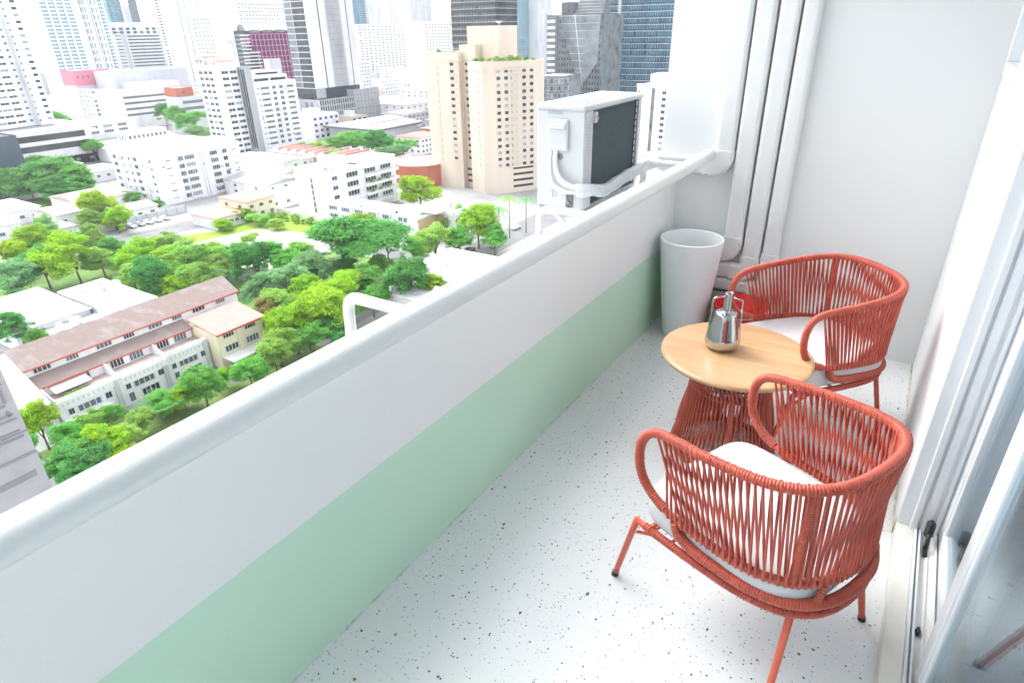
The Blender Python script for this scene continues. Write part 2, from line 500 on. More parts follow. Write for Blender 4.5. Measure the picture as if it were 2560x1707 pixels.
def sash(x, ya, yb, w=.055, t=.034):
    m_ = MB()
    m_.bbox(x, x + t, yb - w, yb, 0.075, 2.2, .003).bbox(x, x + t, ya, ya + w, 0.075, 2.2, .003)
    m_.bbox(x + .001, x + t - .001, ya + w, yb - w, 0.0765, 0.135, .003).bbox(x + .001, x + t - .001, ya + w, yb - w, 2.14, 2.199, .003)
    m_.bbox(x + .006, x + t - .006, yb - w - .018, yb - w - .001, 0.13, 2.14, .003)
    s_ = part('sash', m_, DOORMETAL, dr)
    part('pane', MB().box(x + t * .42, x + t * .58, ya + w - .004, yb - w + .004, 0.13, 2.145), DOORGLASS, s_)
sash(0.398, 0.55, 2.404)
sash(0.348, -0.95, 1.70, .075, .036)
mb = MB().bbox(0.343, 0.372, YD - .085, YD - .05, 0.09, 0.165, .01).tube(bend([(0.358, YD - .09, .12), (0.358, YD - .11, .10), (0.358, YD - .12, .062)], .02), .008, 8).bbox(0.350, 0.366, YD - .16, YD - .10, .06, .072, .003)
part('bumper', mb, RUBBER, dr)
mb = MB().bbox(0.346, 0.356, 1.86, 1.89, .0585, .078, .003).tube([(0.343, 1.875, .07), (0.358, 1.875, .07)], .006, 8)
part('roller_stop', mb, RUBBER, dr)

# curtain inside, widened along the whole door to bounce light onto the parapet
cv = []
for k in range(120):
    t = k / 119
    cv.append((0.66 + 0.035 * math.sin(k * 1.9), -1.45 + 4.5 * t))
mb = MB()
V = [(x, y, z) for z in (0.08, 2.4) for x, y in cv] + [(x + .01, y, z) for z in (0.08, 2.4) for x, y in cv]
F = [(k, k + 1, 121 + k, 120 + k) for k in range(119)] + [(240 + k, 360 + k, 361 + k, 241 + k) for k in range(119)]
mb.add(V, F, 0, True)
solid('curtain', mb, mat('pale_curtain', (0.66, 0.65, 0.64), 0.9, 0.05, 6), 'pale curtain hanging behind the glass door pane', 'curtain')

# ------------------------------------------------------------------ handrail with brackets
RX, RZ, RR_ = -1.08, 1.144, 0.0392
hr = thing('handrail', 'thick white tubular handrail on bent brackets above the parapet', 'handrail', (-1.2, 1.2, 1.0))
part('rail', MB().tube([(RX, y, RZ) for y in np.linspace(YB, 3.945, 40)], RR_, 28), RAIL_PAINT, hr)
for yb in (-0.02, 1.185, 2.335, 3.56):
    p = bend([(-1.355, yb, 0.995), (-1.345, yb, RZ + .004), (RX - .02, yb + .004, RZ + .002)], .045, 8)
    part('bracket', MB().tube(p, .0172, 16), RAIL_PAINT, hr)

# ------------------------------------------------------------------ cable and pipe ducts on the end wall
def duct_profile(w, d, r=.024, n=6):
    """half-rounded trunking section: x across, y out of the wall"""
    pts = [(-w / 2, 0)]
    for cx, a0 in ((-w / 2 + r, PI), (w / 2 - r, PI / 2)):
        for k in range(n + 1):
            a = a0 - k * (PI / 2) / n
            pts.append((cx + r * math.cos(a), d - r + r * math.sin(a)))
    pts.append((w / 2, 0))
    return pts
def sweep_duct(m_, path, w, d, yw):
    """path in the wall plane (x,z); section swept along it"""
    P = np.array(path, float); T = np.gradient(P, axis=0); T /= np.linalg.norm(T, axis=1)[:, None]
    pr = duct_profile(w, d); n = len(pr); V = []
    for (x, z), (tx, tz) in zip(P, T):
        nx, nz = tz, -tx
        for a, b in pr: V.append((x + nx * a, yw - b, z + nz * a))
    f = []
    for i in range(len(P) - 1):
        for k in range(n - 1): f.append((i * n + k, i * n + k + 1, (i + 1) * n + k + 1, (i + 1) * n + k))
    f.append(tuple(range(n))); f.append(tuple(reversed(range((len(P) - 1) * n, len(P) * n))))
    m_.add(V, f, 0, False)
def duct(x0, x1, zt, zh, zcoll, xl, label):
    w = x1 - x0; xc = (x0 + x1) / 2; zc = zh
    t = thing('wall_duct', label, 'duct', (xc, YE - .03, zc), 0, 'white ducts on the end wall')
    m_ = MB(); sweep_duct(m_, [(xc, zt), (xc, zcoll + .3), (xc, zcoll - .01)], w, .072, YE - .001); part('riser', m_, DUCT, t)
    m_ = MB(); rr = w * .62
    arc = [(xc, zcoll), (xc, zc + rr)] + [(xc - rr + rr * math.cos(a), zc + rr - rr * math.sin(a)) for a in np.linspace(0.15, PI / 2, 8)] + [(xc - rr - .05, zc)]
    sweep_duct(m_, arc, w + .010, .080, YE - .001); part('elbow', m_, DUCT, t)
    m_ = MB(); sweep_duct(m_, [(xc - rr - .04, zc), ((xc - rr + xl) / 2, zc), (xl, zc)], w * .96, .070, YE - .001); part('run', m_, DUCT, t)
    for sx, sz in ((xc - w * .40, zcoll - .03), (xc + w * .40, zcoll - .035), (xc - rr - .02, zc - w * .40)):
        part('screw', MB().lathe([(0, -.0), (.004, 0), (.005, .001)], n=8).tube([(sx, YE - .08, sz), (sx, YE - .084, sz)], .0045, 8) if False else MB().tube([(sx, YE - .070, sz), (sx, YE - .0825, sz)], .0042, 8), mat('screw_grey', (0.30, 0.30, 0.29), 0.5, 0), t)
duct(-1.068, -0.953, ZC - .002, 1.064, 1.167, -1.43, 'leftmost white duct, turning out over the parapet by the rail end')
duct(-0.942, -0.829, ZC - .002, 0.530, 0.640, XW + .003, 'second white duct from the left, bending behind the planter')
duct(-0.816, -0.708, ZC - .002, 0.412, 0.526, XW + .003, 'third white duct from the left, turning above the red bucket')
duct(-0.696, -0.604, ZC - .002, 0.316, 0.560, XW + .003, 'rightmost and slimmest white duct beside the bare end wall')
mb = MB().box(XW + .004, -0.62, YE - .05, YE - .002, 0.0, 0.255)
solid('wall_plinth', mb, mat('shaded_plaster', (0.55, 0.55, 0.50), 0.8, 0.06, 5, 0.2, 30), 'plaster plinth at the foot of the end wall, darkened as shade under the ducts', 'plinth')  # darker plaster tone carries the shade below the ducts

# ------------------------------------------------------------------ air conditioner outside the parapet
AX0, AX1, AY0, AY1, AZ0, AZ1 = -1.785, -1.50, 3.06, 3.84, 0.935, 1.497
ACW = mat('ac_white_enamel', (0.52, 0.535, 0.55), 0.38, 0.02, 4)
ac = thing('air_conditioner', 'white outdoor air conditioner unit with dark coil grille beyond the parapet', 'air conditioner', ((AX0 + AX1) / 2, (AY0 + AY1) / 2, AZ0))
mb = MB()
mb.bbox(AX0, AX1, AY0, AY0 + .012, AZ0 + .02, AZ1 - .034, .004)                   # side panel facing the camera
mb.bbox(AX1 - .016, AX1 + .0, AY0 + .013, AY0 + .105, AZ0 + .02, AZ1 - .034, .004)    # return strip beside the coil
mb.bbox(AX0, AX0 + .014, AY0 + .013, AY1, AZ0 + .02, AZ1 - .034, .004)
mb.bbox(AX0, AX1, AY1 - .012, AY1, AZ0 + .02, AZ1 - .034, .004)
mb.bbox(AX1 - .022, AX1 + .002, AY1 - .045, AY1 - .013, AZ0 + .02, AZ1 - .034, .003)
part('casing', mb, ACW, ac)
mb = MB().bbox(AX0 - .006, AX1 + .008, AY0 - .006, AY1 + .006, AZ1 - .034, AZ1, .010)
for k in range(4):
    x = AX0 + .05 + k * .058
    mb.bbox(x, x + .030, AY0 + .07, AY1 - .06, AZ1 - .002, AZ1 + .006, .003)
part('top_panel', mb, ACW, ac)
mb = MB().bbox(AX0 + .01, AX1 - .004, AY0 + .01, AY1 - .01, AZ0, AZ0 + .03, .003)
part('base_pan', mb, mat('ac_base_grey', (0.32, 0.33, 0.33), 0.5, 0.05, 5), ac)
COIL = mat('dark_coil', (0.035, 0.048, 0.055), 0.45, 0.1, 14, 0.5, 160)
part('coil', MB().box(AX1 - .05, AX1 - .02, AY0 + .10, AY1 - .03, AZ0 + .03, AZ1 - .034), COIL, ac)
mb = MB()
yy0, yy1, zz0, zz1 = AY0 + .105, AY1 - .075, AZ0 + .024, AZ1 - .036
nd = 46
for k in range(-nd, nd * 2):
    for s in (1, -1):
        c_ = yy0 + k * .0165
        pa = (c_, zz0) if s > 0 else (c_, zz1)
        a, b = c_, c_ + (zz1 - zz0) * .75
        # clip the diagonal to the rectangle
        t0 = max(0.0, (yy0 - a) / (b - a)); t1 = min(1.0, (yy1 - a) / (b - a))
        if t1 <= t0: continue
        za, zb = (zz0, zz1) if s > 0 else (zz1, zz0)
        p0 = np.array((AX1 - .012 + .002 * s, a + (b - a) * t0, za + (zb - za) * t0)); p1 = np.array((AX1 - .012 + .002 * s, a + (b - a) * t1, za + (zb - za) * t1))
        mb.tube([p0, p1], .0016, 4, caps=False, smooth=False)
part('grille', mb, mat('grille_wire', (0.17, 0.215, 0.235), 0.4, 0), ac)
mb = MB().box(AX1 - .014, AX1 - .004, AY1 - .074, AY1 - .046, AZ0 + .03, AZ1 - .036)
part('edge_strip', mb, mat('dark_slate', (0.07, 0.08, 0.09), 0.5, 0.05), ac)
for k in range(13):
    z = AZ0 + .045 + k * .0375
    part('slot', MB().bbox(AX1 - .0035, AX1 + .001, AY1 - .086, AY1 - .074, z, z + .026, .002), ACW, ac)
mb = MB().bbox(-1.712, -1.588, AY0 - .022, AY0 - .001, 1.262, 1.425, .008).bbox(-1.700, -1.600, AY0 - .032, AY0 - .021, 1.375, 1.405, .004)
part('service_cover', mb, ACW, ac)
mb = MB().bbox(-1.60, -1.512, AY0 - .004, AY0 - .0005, 0.955, 1.10, .002)
part('valve_recess', mb, mat('valve_plate', (0.55, 0.56, 0.57), 0.5, .05), ac)
part('valve', MB().tube([(-1.57, AY0 - .006, 1.03), (-1.57, AY0 - .035, 1.03)], .014, 10).tube([(-1.57, AY0 - .006, .985), (-1.57, AY0 - .03, .985)], .018, 10).bbox(-1.590, -1.552, AY0 - .02, AY0 - .0045, 0.965, 1.05, .003), mat('dull_brass', (0.20, 0.20, 0.20), 0.4, 0.0, metal=.6), ac)
INK = mat('print_ink', (0.05, 0.055, 0.06), 0.6, 0)
INKL = mat('print_ink_grey', (0.36, 0.37, 0.38), 0.6, 0)
mb = MB()
for k in range(14):
    w_ = random.choice((.0022, .0034, .0046)); mb.box(-1.712 + k * .0064, -1.712 + k * .0064 + w_, AY0 - .0012, AY0 - .0004, 1.447, 1.462)
part('barcode_label', mb, INKL, ac)
mb = MB()
cx, cz = -1.640, 1.232
mb.tube([(cx + .016 * math.cos(a), AY0 - .001, cz + .016 * math.sin(a)) for a in np.linspace(0, 2 * PI, 24, endpoint=False)], .0014, 4, closed=True)
mb.box(cx - .013, cx + .013, AY0 - .0016, AY0 - .0005, cz - .001, cz + .001).box(cx - .001, cx + .001, AY0 - .0018, AY0 - .0006, cz - .013, cz + .013)
mb.tube([(cx + .009 * math.cos(a), AY0 - .001, cz + .009 * math.sin(a)) for a in np.linspace(0, 2 * PI, 16, endpoint=False)], .0012, 4, closed=True)
part('round_mark', mb, INK, ac)
mb = MB()
tr = [(-1.692, 1.043), (-1.652, 1.043), (-1.672, 1.078)]
mb.tube([(x, AY0 - .001, z) for x, z in tr], .0013, 4, closed=True, smooth=False)
mb.box(-1.673, -1.671, AY0 - .0015, AY0 - .0004, 1.053, 1.066)
mb.box(-1.684, -1.660, AY0 - .0012, AY0 - .0004, 1.012, 1.013).box(-1.684, -1.660, AY0 - .0012, AY0 - .0004, 1.030, 1.031)
mb.box(-1.684, -1.683, AY0 - .0012, AY0 - .0004, 1.012, 1.031).box(-1.661, -1.660, AY0 - .0012, AY0 - .0004, 1.012, 1.031)
part('warning_mark', mb, INK, ac)
mb = MB()
for k in range(11): mb.box(AX1 + .0002, AX1 + .001, AY0 + .035, AY0 + .072, 1.25 + k * .016, 1.25 + k * .016 + .0035)
part('spec_label', mb, INKL, ac)
mb = MB().bbox(AX1 - .002, AX1 + .016, AY0 + .100, AY0 + .128, 1.40, 1.455, .004).tube([(AX1 + .016, AY0 + .114, 1.425), (AX1 + .022, AY0 + .114, 1.425)], .008, 10)
part('sensor_clip', mb, ACW, ac)
HOSE = mat('white_hose', (0.72, 0.73, 0.75), 0.45, 0.03, 10)
part('hose', MB().tube(catmull([(-1.690, AY0 - .012, 1.275), (-1.692, AY0 - .02, 1.20), (-1.685, AY0 - .03, 1.13), (-1.65, AY0 - .045, 1.08), (-1.58, AY0 - .05, 1.058), (-1.50, AY0 - .035, 1.058)], 8), .0115, 10), HOSE, ac)
part('hose', MB().tube(catmull([(-1.662, AY0 - .012, 1.275), (-1.66, AY0 - .02, 1.21), (-1.64, AY0 - .035, 1.15), (-1.60, AY0 - .05, 1.11), (-1.54, AY0 - .05, 1.088), (-1.49, AY0 - .03, 1.083)], 8), .0135, 10), HOSE, ac)
pth = resample(catmull([(-1.520, AY0 - .045, 1.068), (-1.485, AY0 - .01, 1.066), (-1.465, AY0 + .07, 1.056), (-1.46, AY0 + .17, 1.033), (-1.46, AY0 + .30, 1.035), (-1.455, AY0 + .50, 1.055), (-1.45, AY0 + .75, 1.062), (-1.435, AY0 + .98, 1.064)], 10), .006)[0]
rip = .034 + .0012 * np.sin(np.arange(len(pth)) * 1.3) + .002 * np.sin(np.arange(len(pth)) * .21)
part('wrapped_pipe', MB().tube(pth, rip, 14), mat('taped_insulation', (0.62, 0.65, 0.69), 0.35, 0.08, 25, 0.3, 60), ac)
for y in (AY0 + .12, AY1 - .14):
    mb = MB()
    mb.box(AX0, -1.401, y, y + .04, AZ0 - .04, AZ0 - .001).add([(AX0, y + .01, AZ0 - .04), (AX0 + .03, y + .01, AZ0 - .04), (-1.401, y + .01, AZ0 - .30), (-1.401, y + .01, AZ0 - .34), (AX0, y + .03, AZ0 - .04), (AX0 + .03, y + .03, AZ0 - .04), (-1.401, y + .03, AZ0 - .30), (-1.401, y + .03, AZ0 - .34)], [(0, 1, 2, 3), (7, 6, 5, 4), (0, 4, 5, 1), (1, 5, 6, 2), (2, 6, 7, 3), (3, 7, 4, 0)])
    part('wall_bracket', mb, DOORMETAL, ac)

# ================================================================== FURNITURE
def wrapped(path, R=.0165, pitch=.0086, n=14, closed=False, a=.0030):
    P, L_ = resample(path, step=pitch / 4, closed=closed)
    ph = np.arange(len(P)) * .25
    r = R - a + a * np.abs(np.sin(PI * ph)) ** .7
    jit = np.random.RandomState(3).normal(0, .00025, len(P) // 4 + 2)
    r = r + np.repeat(jit, 4)[:len(P)]
    return MB().tube(P, r, n, closed=closed)

HALF = [(0, -.350, .800), (.13, -.336, .798), (.225, -.282, .790), (.276, -.18, .775), (.293, -.03, .758), (.291, .09, .746), (.287, .165, .735),
        (.288, .212, .712), (.291, .238, .665), (.292, .240, .60), (.292, .218, .54), (.290, .172, .497), (.288, .118, .473), (.286, .05, .462),
        (.281, -.08, .458), (.262, -.19, .455), (.205, -.283, .453), (.11, -.336, .452), (0, -.352, .452)]
def both(h):
    return [(-u, v, z) for u, v, z in reversed(h)] + [(u, v, z) for u, v, z in h[1:]]
TOPH = HALF[:7]; LOWH = list(reversed(HALF[12:]))           # both from back centre to the front
def chair_local(u, v, z): return (u, v, z)

def build_chair(label, loc, deg):
    """local x = the sitter's right, local y = forward"""
    t = thing('rope_armchair', label, 'armchair', loc, math.radians(deg - 90), 'coral rope armchairs at the round table')
    def p(name, m_, mt, par=None):
        return link(name, m_.mesh(name, mt), par or t)
    loop = [(u, v, z) for u, v, z in HALF] + [(-u, v, z) for u, v, z in reversed(HALF[1:-1])]
    crv = catmull(loop, 14, closed=True)
    # split the loop: the upper tube with its rounded ends, the lower rail, bare joints between
    up = catmull(both(HALF[:13]), 14)
    lo = catmull(both(list(reversed(HALF[13:]))), 14)
    p('arm_rail', wrapped(up), ROPE)
    p('lower_rail', wrapped(lo, R=.0150, pitch=.0115, a=.0028), ROPE)
    for s in (-1, 1):
        p('joint', MB().tube(catmull([(s * .289, .132, .478), (s * .288, .10, .468), (s * .2865, .04, .462)], 6), .0115, 12), CORAL)
    for s in (-1, 1):
        a, b = np.array((s * .218, -.288, .785)), np.array((s * .206, -.283, .456))
        p('corner_post', wrapped(np.linspace(a, b, 20), R=.0150, pitch=.0086), ROPE)
    # strands: upper rail to lower rail, two crossing layers
    U, _ = resample(catmull(both(HALF[:9]), 20), count=801); Lr, _ = resample(catmull(both(LOWH + [HALF[12]]) if False else both(list(reversed(HALF[11:]))), 20), count=801)
    N = 66
    def at(Cv, q): 
        q = min(max(q, 0), 1) * 800; i = min(int(q), 799); return Cv[i] + (Cv[i + 1] - Cv[i]) * (q - i)
    rs = random.Random(5)
    for i in range(N):
        q = 0.060 + 0.88 * (i + .5) / N
        for layer in (0, 1):
            d = .0078 if layer == 0 else -.0078
            a = at(U, q + rs.uniform(-.0012, .0012)); b = at(Lr, q + d + rs.uniform(-.0014, .0014))
            c_ = np.array((0, -.04, 0)); 
            oa = a[:2] - c_[:2]; oa = oa / (np.linalg.norm(oa) + 1e-9); ob = b[:2] - c_[:2]; ob /= np.linalg.norm(ob) + 1e-9
            s = 1 if layer == 0 else -1
            A = a + np.array((*(oa * .0135 * s), -.004)); B = b + np.array((*(ob * .0135 * -s), .004))
            A0 = a + np.array((*(oa * .010 * s), .010)); B0 = b + np.array((*(ob * .010 * -s), -.010))
            mid = (A + B) / 2
            rr = .0044
            p('rope_strand', MB().tube(np.array([A0, A, A * .66 + mid * .34, mid, B * .66 + mid * .34, B, B0]), rr, 6, caps=False), ROPE)
    # under-seat hoop, leg ring
    hoop = [(0, -.366, .384), (.12, -.350, .384), (.212, -.292, .384), (.262, -.19, .386), (.280, -.06, .389), (.285, .015, .396), (.288, .058, .418), (.288, .072, .454)]
    p('seat_hoop', wrapped(catmull(both(hoop), 12), R=.0180), ROPE)
    ring = [(0, -.362, .338), (.12, -.345, .338), (.205, -.285, .338), (.252, -.18, .339), (.272, -.04, .340), (.280, .08, .341), (.283, .150, .342)]
    p('leg_ring', wrapped(catmull(both(ring), 12), R=.0150), ROPE)
    for s in (-1, 1):
        p('ring_end', MB().tube([(s * .283, .145, .342), (s * .285, .235, .343)], .0112, 12).tube(bend([(s * .286, .225, .296), (s * .284, .17, .325), (s * .284, .15, .334)], .01), .006, 8), CORAL)
        p('rope_wrap', wrapped(np.linspace((s * .2835, .168, .3425), (s * .2840, .198, .3428), 8), R=.0150), ROPE)
        p('link_strap', wrapped(np.linspace((s * .135, -.338, .446), (s * .16, -.338, .392), 8), R=.011), ROPE)
    p('front_bar', MB().tube([(-.284, .185, .330), (0, .19, .326), (.284, .185, .330)], .0105, 10), CORAL)
    for k in range(7):
        v = -.27 + k * .072
        w_ = .20 if k == 0 else .265
        p('seat_slat', MB().tube([(-w_, v, .345), (0, v, .336), (w_, v, .345)], .0062, 8), CORAL)
    for su, sv in ((-1, 1), (1, 1), (-1, -1), (1, -1)):
        if sv > 0: a, b = (su * .285, .232, .347), (su * .276, .322, .010)
        else: a, b = (su * .190, -.292, .334), (su * .276, -.322, .010)
        lg = p('leg', MB().tube(np.linspace(a, b, 6), .0112, 14), CORAL)
        d_ = np.array(b) - np.array(a); d_ /= np.linalg.norm(d_)
        b = np.array(b)
        p('foot_cap', MB().tube([b - d_ * .010, b + d_ * .0105], .0128, 14), RUBBER, lg)
    # cushion: rounded outline, puffed edge
    out = []
    for k in range(72):
        a = 2 * PI * k / 72; ca, sa = math.cos(a), math.sin(a)
        e = .30 if sa > 0 else .60
        u = .270 * abs(ca) ** e * (1 if ca >= 0 else -1); v = .290 * abs(sa) ** e * (1 if sa >= 0 else -1)
        out.append((u, v - .040))
    out = np.array(out)
    secs = [(.72, .352), (.955, .353), (.985, .360), (1.0, .372), (1.004, .392), (1.004, .418), (1.0, .436), (.988, .447), (.965, .4535), (.88, .457), (.6, .460), (.25, .461)]
    V = []; F = []
    for sc, z in secs:
        for u, v in out: V.append((u * sc, (v + .040) * sc - .040, z))
    m_ = len(out)
    for i in range(len(secs) - 1):
        for k in range(m_):
            l = (k + 1) % m_; F.append((i * m_ + k, i * m_ + l, (i + 1) * m_ + l, (i + 1) * m_ + k))
    F.append(tuple(range((len(secs) - 1) * m_, len(secs) * m_))); F.append(tuple(reversed(range(m_))))
    cu = p('cushion', MB().add(V, F, 0, True), CUSHION)
    pl = [((u * 1.003), (v + .040) * 1.003 - .040, .444) for u, v in out]
    p('piping', MB().tube(pl, .0032, 6, closed=True), CUSHION, cu)
    return t
build_chair('near coral rope armchair with white cushion, its back to the glass door', (-0.208, 1.768, 0), 157.2)
build_chair('far coral rope armchair with white cushion, in the corner past the table', (-0.277, 3.079, 0), 225.8)

# ------------------------------------------------------------------ table
TX, TY, TZ = -0.500, 2.648, 0.53
tb = thing('side_table', 'round wooden-topped side table on a waisted coral rope base', 'table', (TX, TY, 0))
R0 = .331
prof = [(0.001, -.030), (.26, -.030), (R0 - .02, -.029), (R0 - .006, -.024), (R0, -.014), (R0 - .002, -.006), (R0 - .012, -.001), (R0 - .03, 0.0), (.18, .0005), (.0005, .0005)]
part('table_top', MB().lathe(prof, (TX, TY, TZ), 96), WOOD, tb)
def ring_path(r, z, n=120): return np.array([(TX + r * math.cos(a), TY + r * math.sin(a), z) for a in np.linspace(0, 2 * PI, n, endpoint=False)])
RT, RM, RB, ZT, ZM, ZB = .214, .170, .230, TZ - .045, .36, .018
for r, z, R_ in ((RT, ZT, .012), (RM, ZM, .0125), (RB, ZB, .014)):
    part('hoop', wrapped(ring_path(r, z), R=R_, closed=True), ROPE, tb)
for k in range(4):
    a = math.radians(-72 + 90 * k)
    def at_(r, z, a=a): return np.array((TX + r * math.cos(a), TY + r * math.sin(a), z))
    part('post', wrapped(catmull([at_(RT - .004, ZT), at_(RM + .012, (ZT + ZM) / 2), at_(RM, ZM)], 10), R=.0125), ROPE, tb)
    part('post', wrapped(catmull([at_(RM, ZM), at_(RM + .036, (ZM + ZB) * .52), at_(RB - .004, ZB)], 10), R=.0125), ROPE, tb)
rs = random.Random(9)
NS = 66
for i in range(NS):
    a0 = 2 * PI * i / NS
    for s in (1, -1):
        tw = s * .20
        def P_(r, z, a): return (TX + r * math.cos(a), TY + r * math.sin(a), z)
        pts = [P_(RT + .010 * s, ZT + .006, a0), P_(RT * .6 + RM * .4 + .006 * s, ZT * .62 + ZM * .38, a0 + tw * .4), P_(RM + .011 * s, ZM + .004, a0 + tw + rs.uniform(-.01, .01))]
        part('rope_strand', MB().tube(pts, .0044, 6, caps=False), ROPE, tb)
    a1 = a0 + rs.uniform(-.008, .008); tw = .10
    pts = [P_(RM + .013, ZM + .010, a1), P_(RM + .012, ZM - .012, a1 + .003), P_((RM + RB) * .485 + .010, (ZM + ZB) / 2, a1 + tw * .5), P_(RB + .012, ZB + .005, a1 + tw)]
    part('rope_strand', MB().tube(catmull(pts, 3), .0044, 6, caps=False), ROPE, tb)
    if True:
        a1 = a0 + .04
        pts = [P_(RM - .011, ZM - .006, a1), P_((RM + RB) * .485 - .006, (ZM + ZB) / 2, a1 - .05), P_(RB - .010, ZB + .006, a1 - .10)]
        part('rope_strand', MB().tube(pts, .0044, 6, caps=False), ROPE, tb)
for k in range(4):
    a = math.radians(-20 + 90 * k)
    part('foot', MB().lathe([(.0, 0), (.012, 0), (.013, .006), (.010, .010), (0, .010)], (TX + RB * math.cos(a), TY + RB * math.sin(a), -.0005), 12), RUBBER, tb)

# ------------------------------------------------------------------ steel carafe on the table
CX, CY, CZ = -0.567, 2.653, TZ + .0012
ca = thing('carafe', 'polished steel carafe with two thin side handles on the wooden table', 'carafe', (CX, CY, CZ))
prof = [(.001, .0), (.050, .001), (.066, .008), (.076, .024), (.0785, .040), (.075, .062), (.066, .100), (.056, .140), (.0495, .168), (.0475, .174), (.044, .1765), (.022, .1785), (.0175, .181), (.0165, .186), (.0163, .262), (.0170, .268), (.0158, .2685), (.0150, .262), (.0150, .190), (.004, .184)]
part('body', MB().lathe(prof, (CX, CY, CZ), 64), CHROME, ca)
vd = np.array((CX, CY)); vd /= np.linalg.norm(vd); lat = np.array((vd[1], -vd[0]))
for s in (-1, 1):
    def H(d_, z): return (CX + lat[0] * d_ * s, CY + lat[1] * d_ * s, CZ + z)
    part('handle', MB().tube(bend([H(.015, .248), H(.062, .238), H(.0655, .10), H(.072, .052)], .012, 6), .0042, 10), CHROME, ca)

# ------------------------------------------------------------------ planter and bucket
pt = MB()
prof = [(.118, .0), (.123, .004), (.133, .06), (.160, .30), (.186, .56), (.1955, .652), (.1955, .660), (.192, .665), (.185, .665), (.181, .660), (.176, .60), (.150, .34), (.125, .12), (.0, .115)]
pt.lathe(prof, (-1.085, 3.795, 0.0005), 72)
solid('planter', pt, POT, 'tall tapered white planter, empty, in the corner by the parapet', 'planter')
bk = thing('bucket', 'red plastic bucket on the floor behind the carafe and far chair', 'bucket', (-0.735, 3.80, 0))
b_ = MB().lathe([(.0, .004), (.118, .002), (.122, .012), (.158, .272), (.166, .274), (.168, .290), (.160, .292), (.155, .286), (.118, .02), (0, .016)], (-0.735, 3.80, 0.0005), 56)
part('body', b_, BUCKET, bk)
part('handle', MB().tube(catmull([(-0.735 - .160, 3.80, .272), (-0.735 - .12, 3.80 - .13, .262), (-0.735, 3.80 - .182, .255), (-0.735 + .12, 3.80 - .13, .262), (-0.735 + .160, 3.80, .272)], 8), .0035, 8), mat('bucket_wire', (0.5, 0.5, 0.5), .35, 0, metal=.8), bk)

# ================================================================== CITY BELOW
G = -60.0
def cm(name, col, rough=.75, var=.05, sc=.12, spec=.3, tint=None, stretch=(1, 1, .25)):
    return mat(name, col, rough, var, sc, 0.0, 40, 0.0, spec, 'Object', stretch, tint)
C_WHITE = cm('white_render', (0.78, 0.78, 0.79), tint=(0.62, 0.63, 0.65))
C_WHITE2 = cm('offwhite_render', (0.70, 0.70, 0.72), tint=(0.56, 0.57, 0.59))
C_CREAM = cm('cream_render', (0.62, 0.53, 0.44), tint=(0.52, 0.44, 0.36))
C_YELLOW = cm('pale_yellow_render', (0.76, 0.69, 0.52))
C_TAN = cm('tan_render', (0.55, 0.40, 0.22))
C_GREY = cm('grey_concrete', (0.38, 0.39, 0.41), tint=(0.27, 0.28, 0.30))
C_LGREY = cm('light_concrete', (0.52, 0.54, 0.57), tint=(0.42, 0.44, 0.47))
C_DGREY = cm('dark_cladding', (0.14, 0.15, 0.16), tint=(0.09, 0.10, 0.11))
C_NAVY = cm('slate_blue_cladding', (0.075, 0.105, 0.135))
C_PINK = cm('pink_render', (0.62, 0.20, 0.27))
C_BRICK = cm('terracotta_panels', (0.42, 0.13, 0.075), tint=(0.33, 0.09, 0.05))
C_ROOFBROWN = cm('weathered_brown_roof', (0.25, 0.195, 0.178), .9, .14, .4, tint=(0.33, 0.275, 0.26), stretch=(1, 1, 1))
C_ROOFRED = cm('pale_red_roof', (0.50, 0.24, 0.21), .8, .06, .5)
C_ROOFTRIM = cm('red_fascia', (0.48, 0.075, 0.05), .7, .05, 1)
C_ROOFGREY = cm('grey_sheet_roof', (0.42, 0.42, 0.43), .7, .12, .3, tint=(0.30, 0.29, 0.28))
C_ROOFBEIGE = cm('faded_tile_roof', (0.45, 0.38, 0.34), .85, .12, .6, tint=(0.33, 0.26, 0.23))
C_ROOFWHITE = cm('white_roof_coat', (0.66, 0.66, 0.66), .7, .12, .2, tint=(0.50, 0.50, 0.49), stretch=(1, 1, 1))
C_FRAME = mat('window_frame_white', (0.62, 0.63, 0.65), .5, 0)
C_GLASS = mat('window_glass_dark', (0.022, 0.034, 0.044), .12, .5, .25, 0, spec=.5)
C_GLASSM = mat('window_glass_mid', (0.10, 0.13, 0.15), .15, .3, .2, 0, spec=.5)
C_TEAL = mat('window_glass_teal', (0.12, 0.27, 0.34), .3, .2, .2, 0, spec=.3)
C_BLUEGL = mat('curtain_wall_blue', (0.018, 0.10, 0.165), .25, .5, .16, 0, spec=.3, stretch=(1, 1, .5))
C_BLACKGL = mat('curtain_wall_black', (0.028, 0.036, 0.045), .1, .6, .14, 0, spec=.5, stretch=(1, 1, .5))
C_GREYGL = mat('curtain_wall_grey', (0.16, 0.18, 0.19), .15, .35, .15, 0, spec=.5)
C_MAGENTA = mat('magenta_mullion', (0.80, 0.13, 0.46), .5, 0)
C_PURPLE = mat('dark_purple_glass', (0.018, 0.014, 0.028), .15, .3, .2, 0, spec=.5)

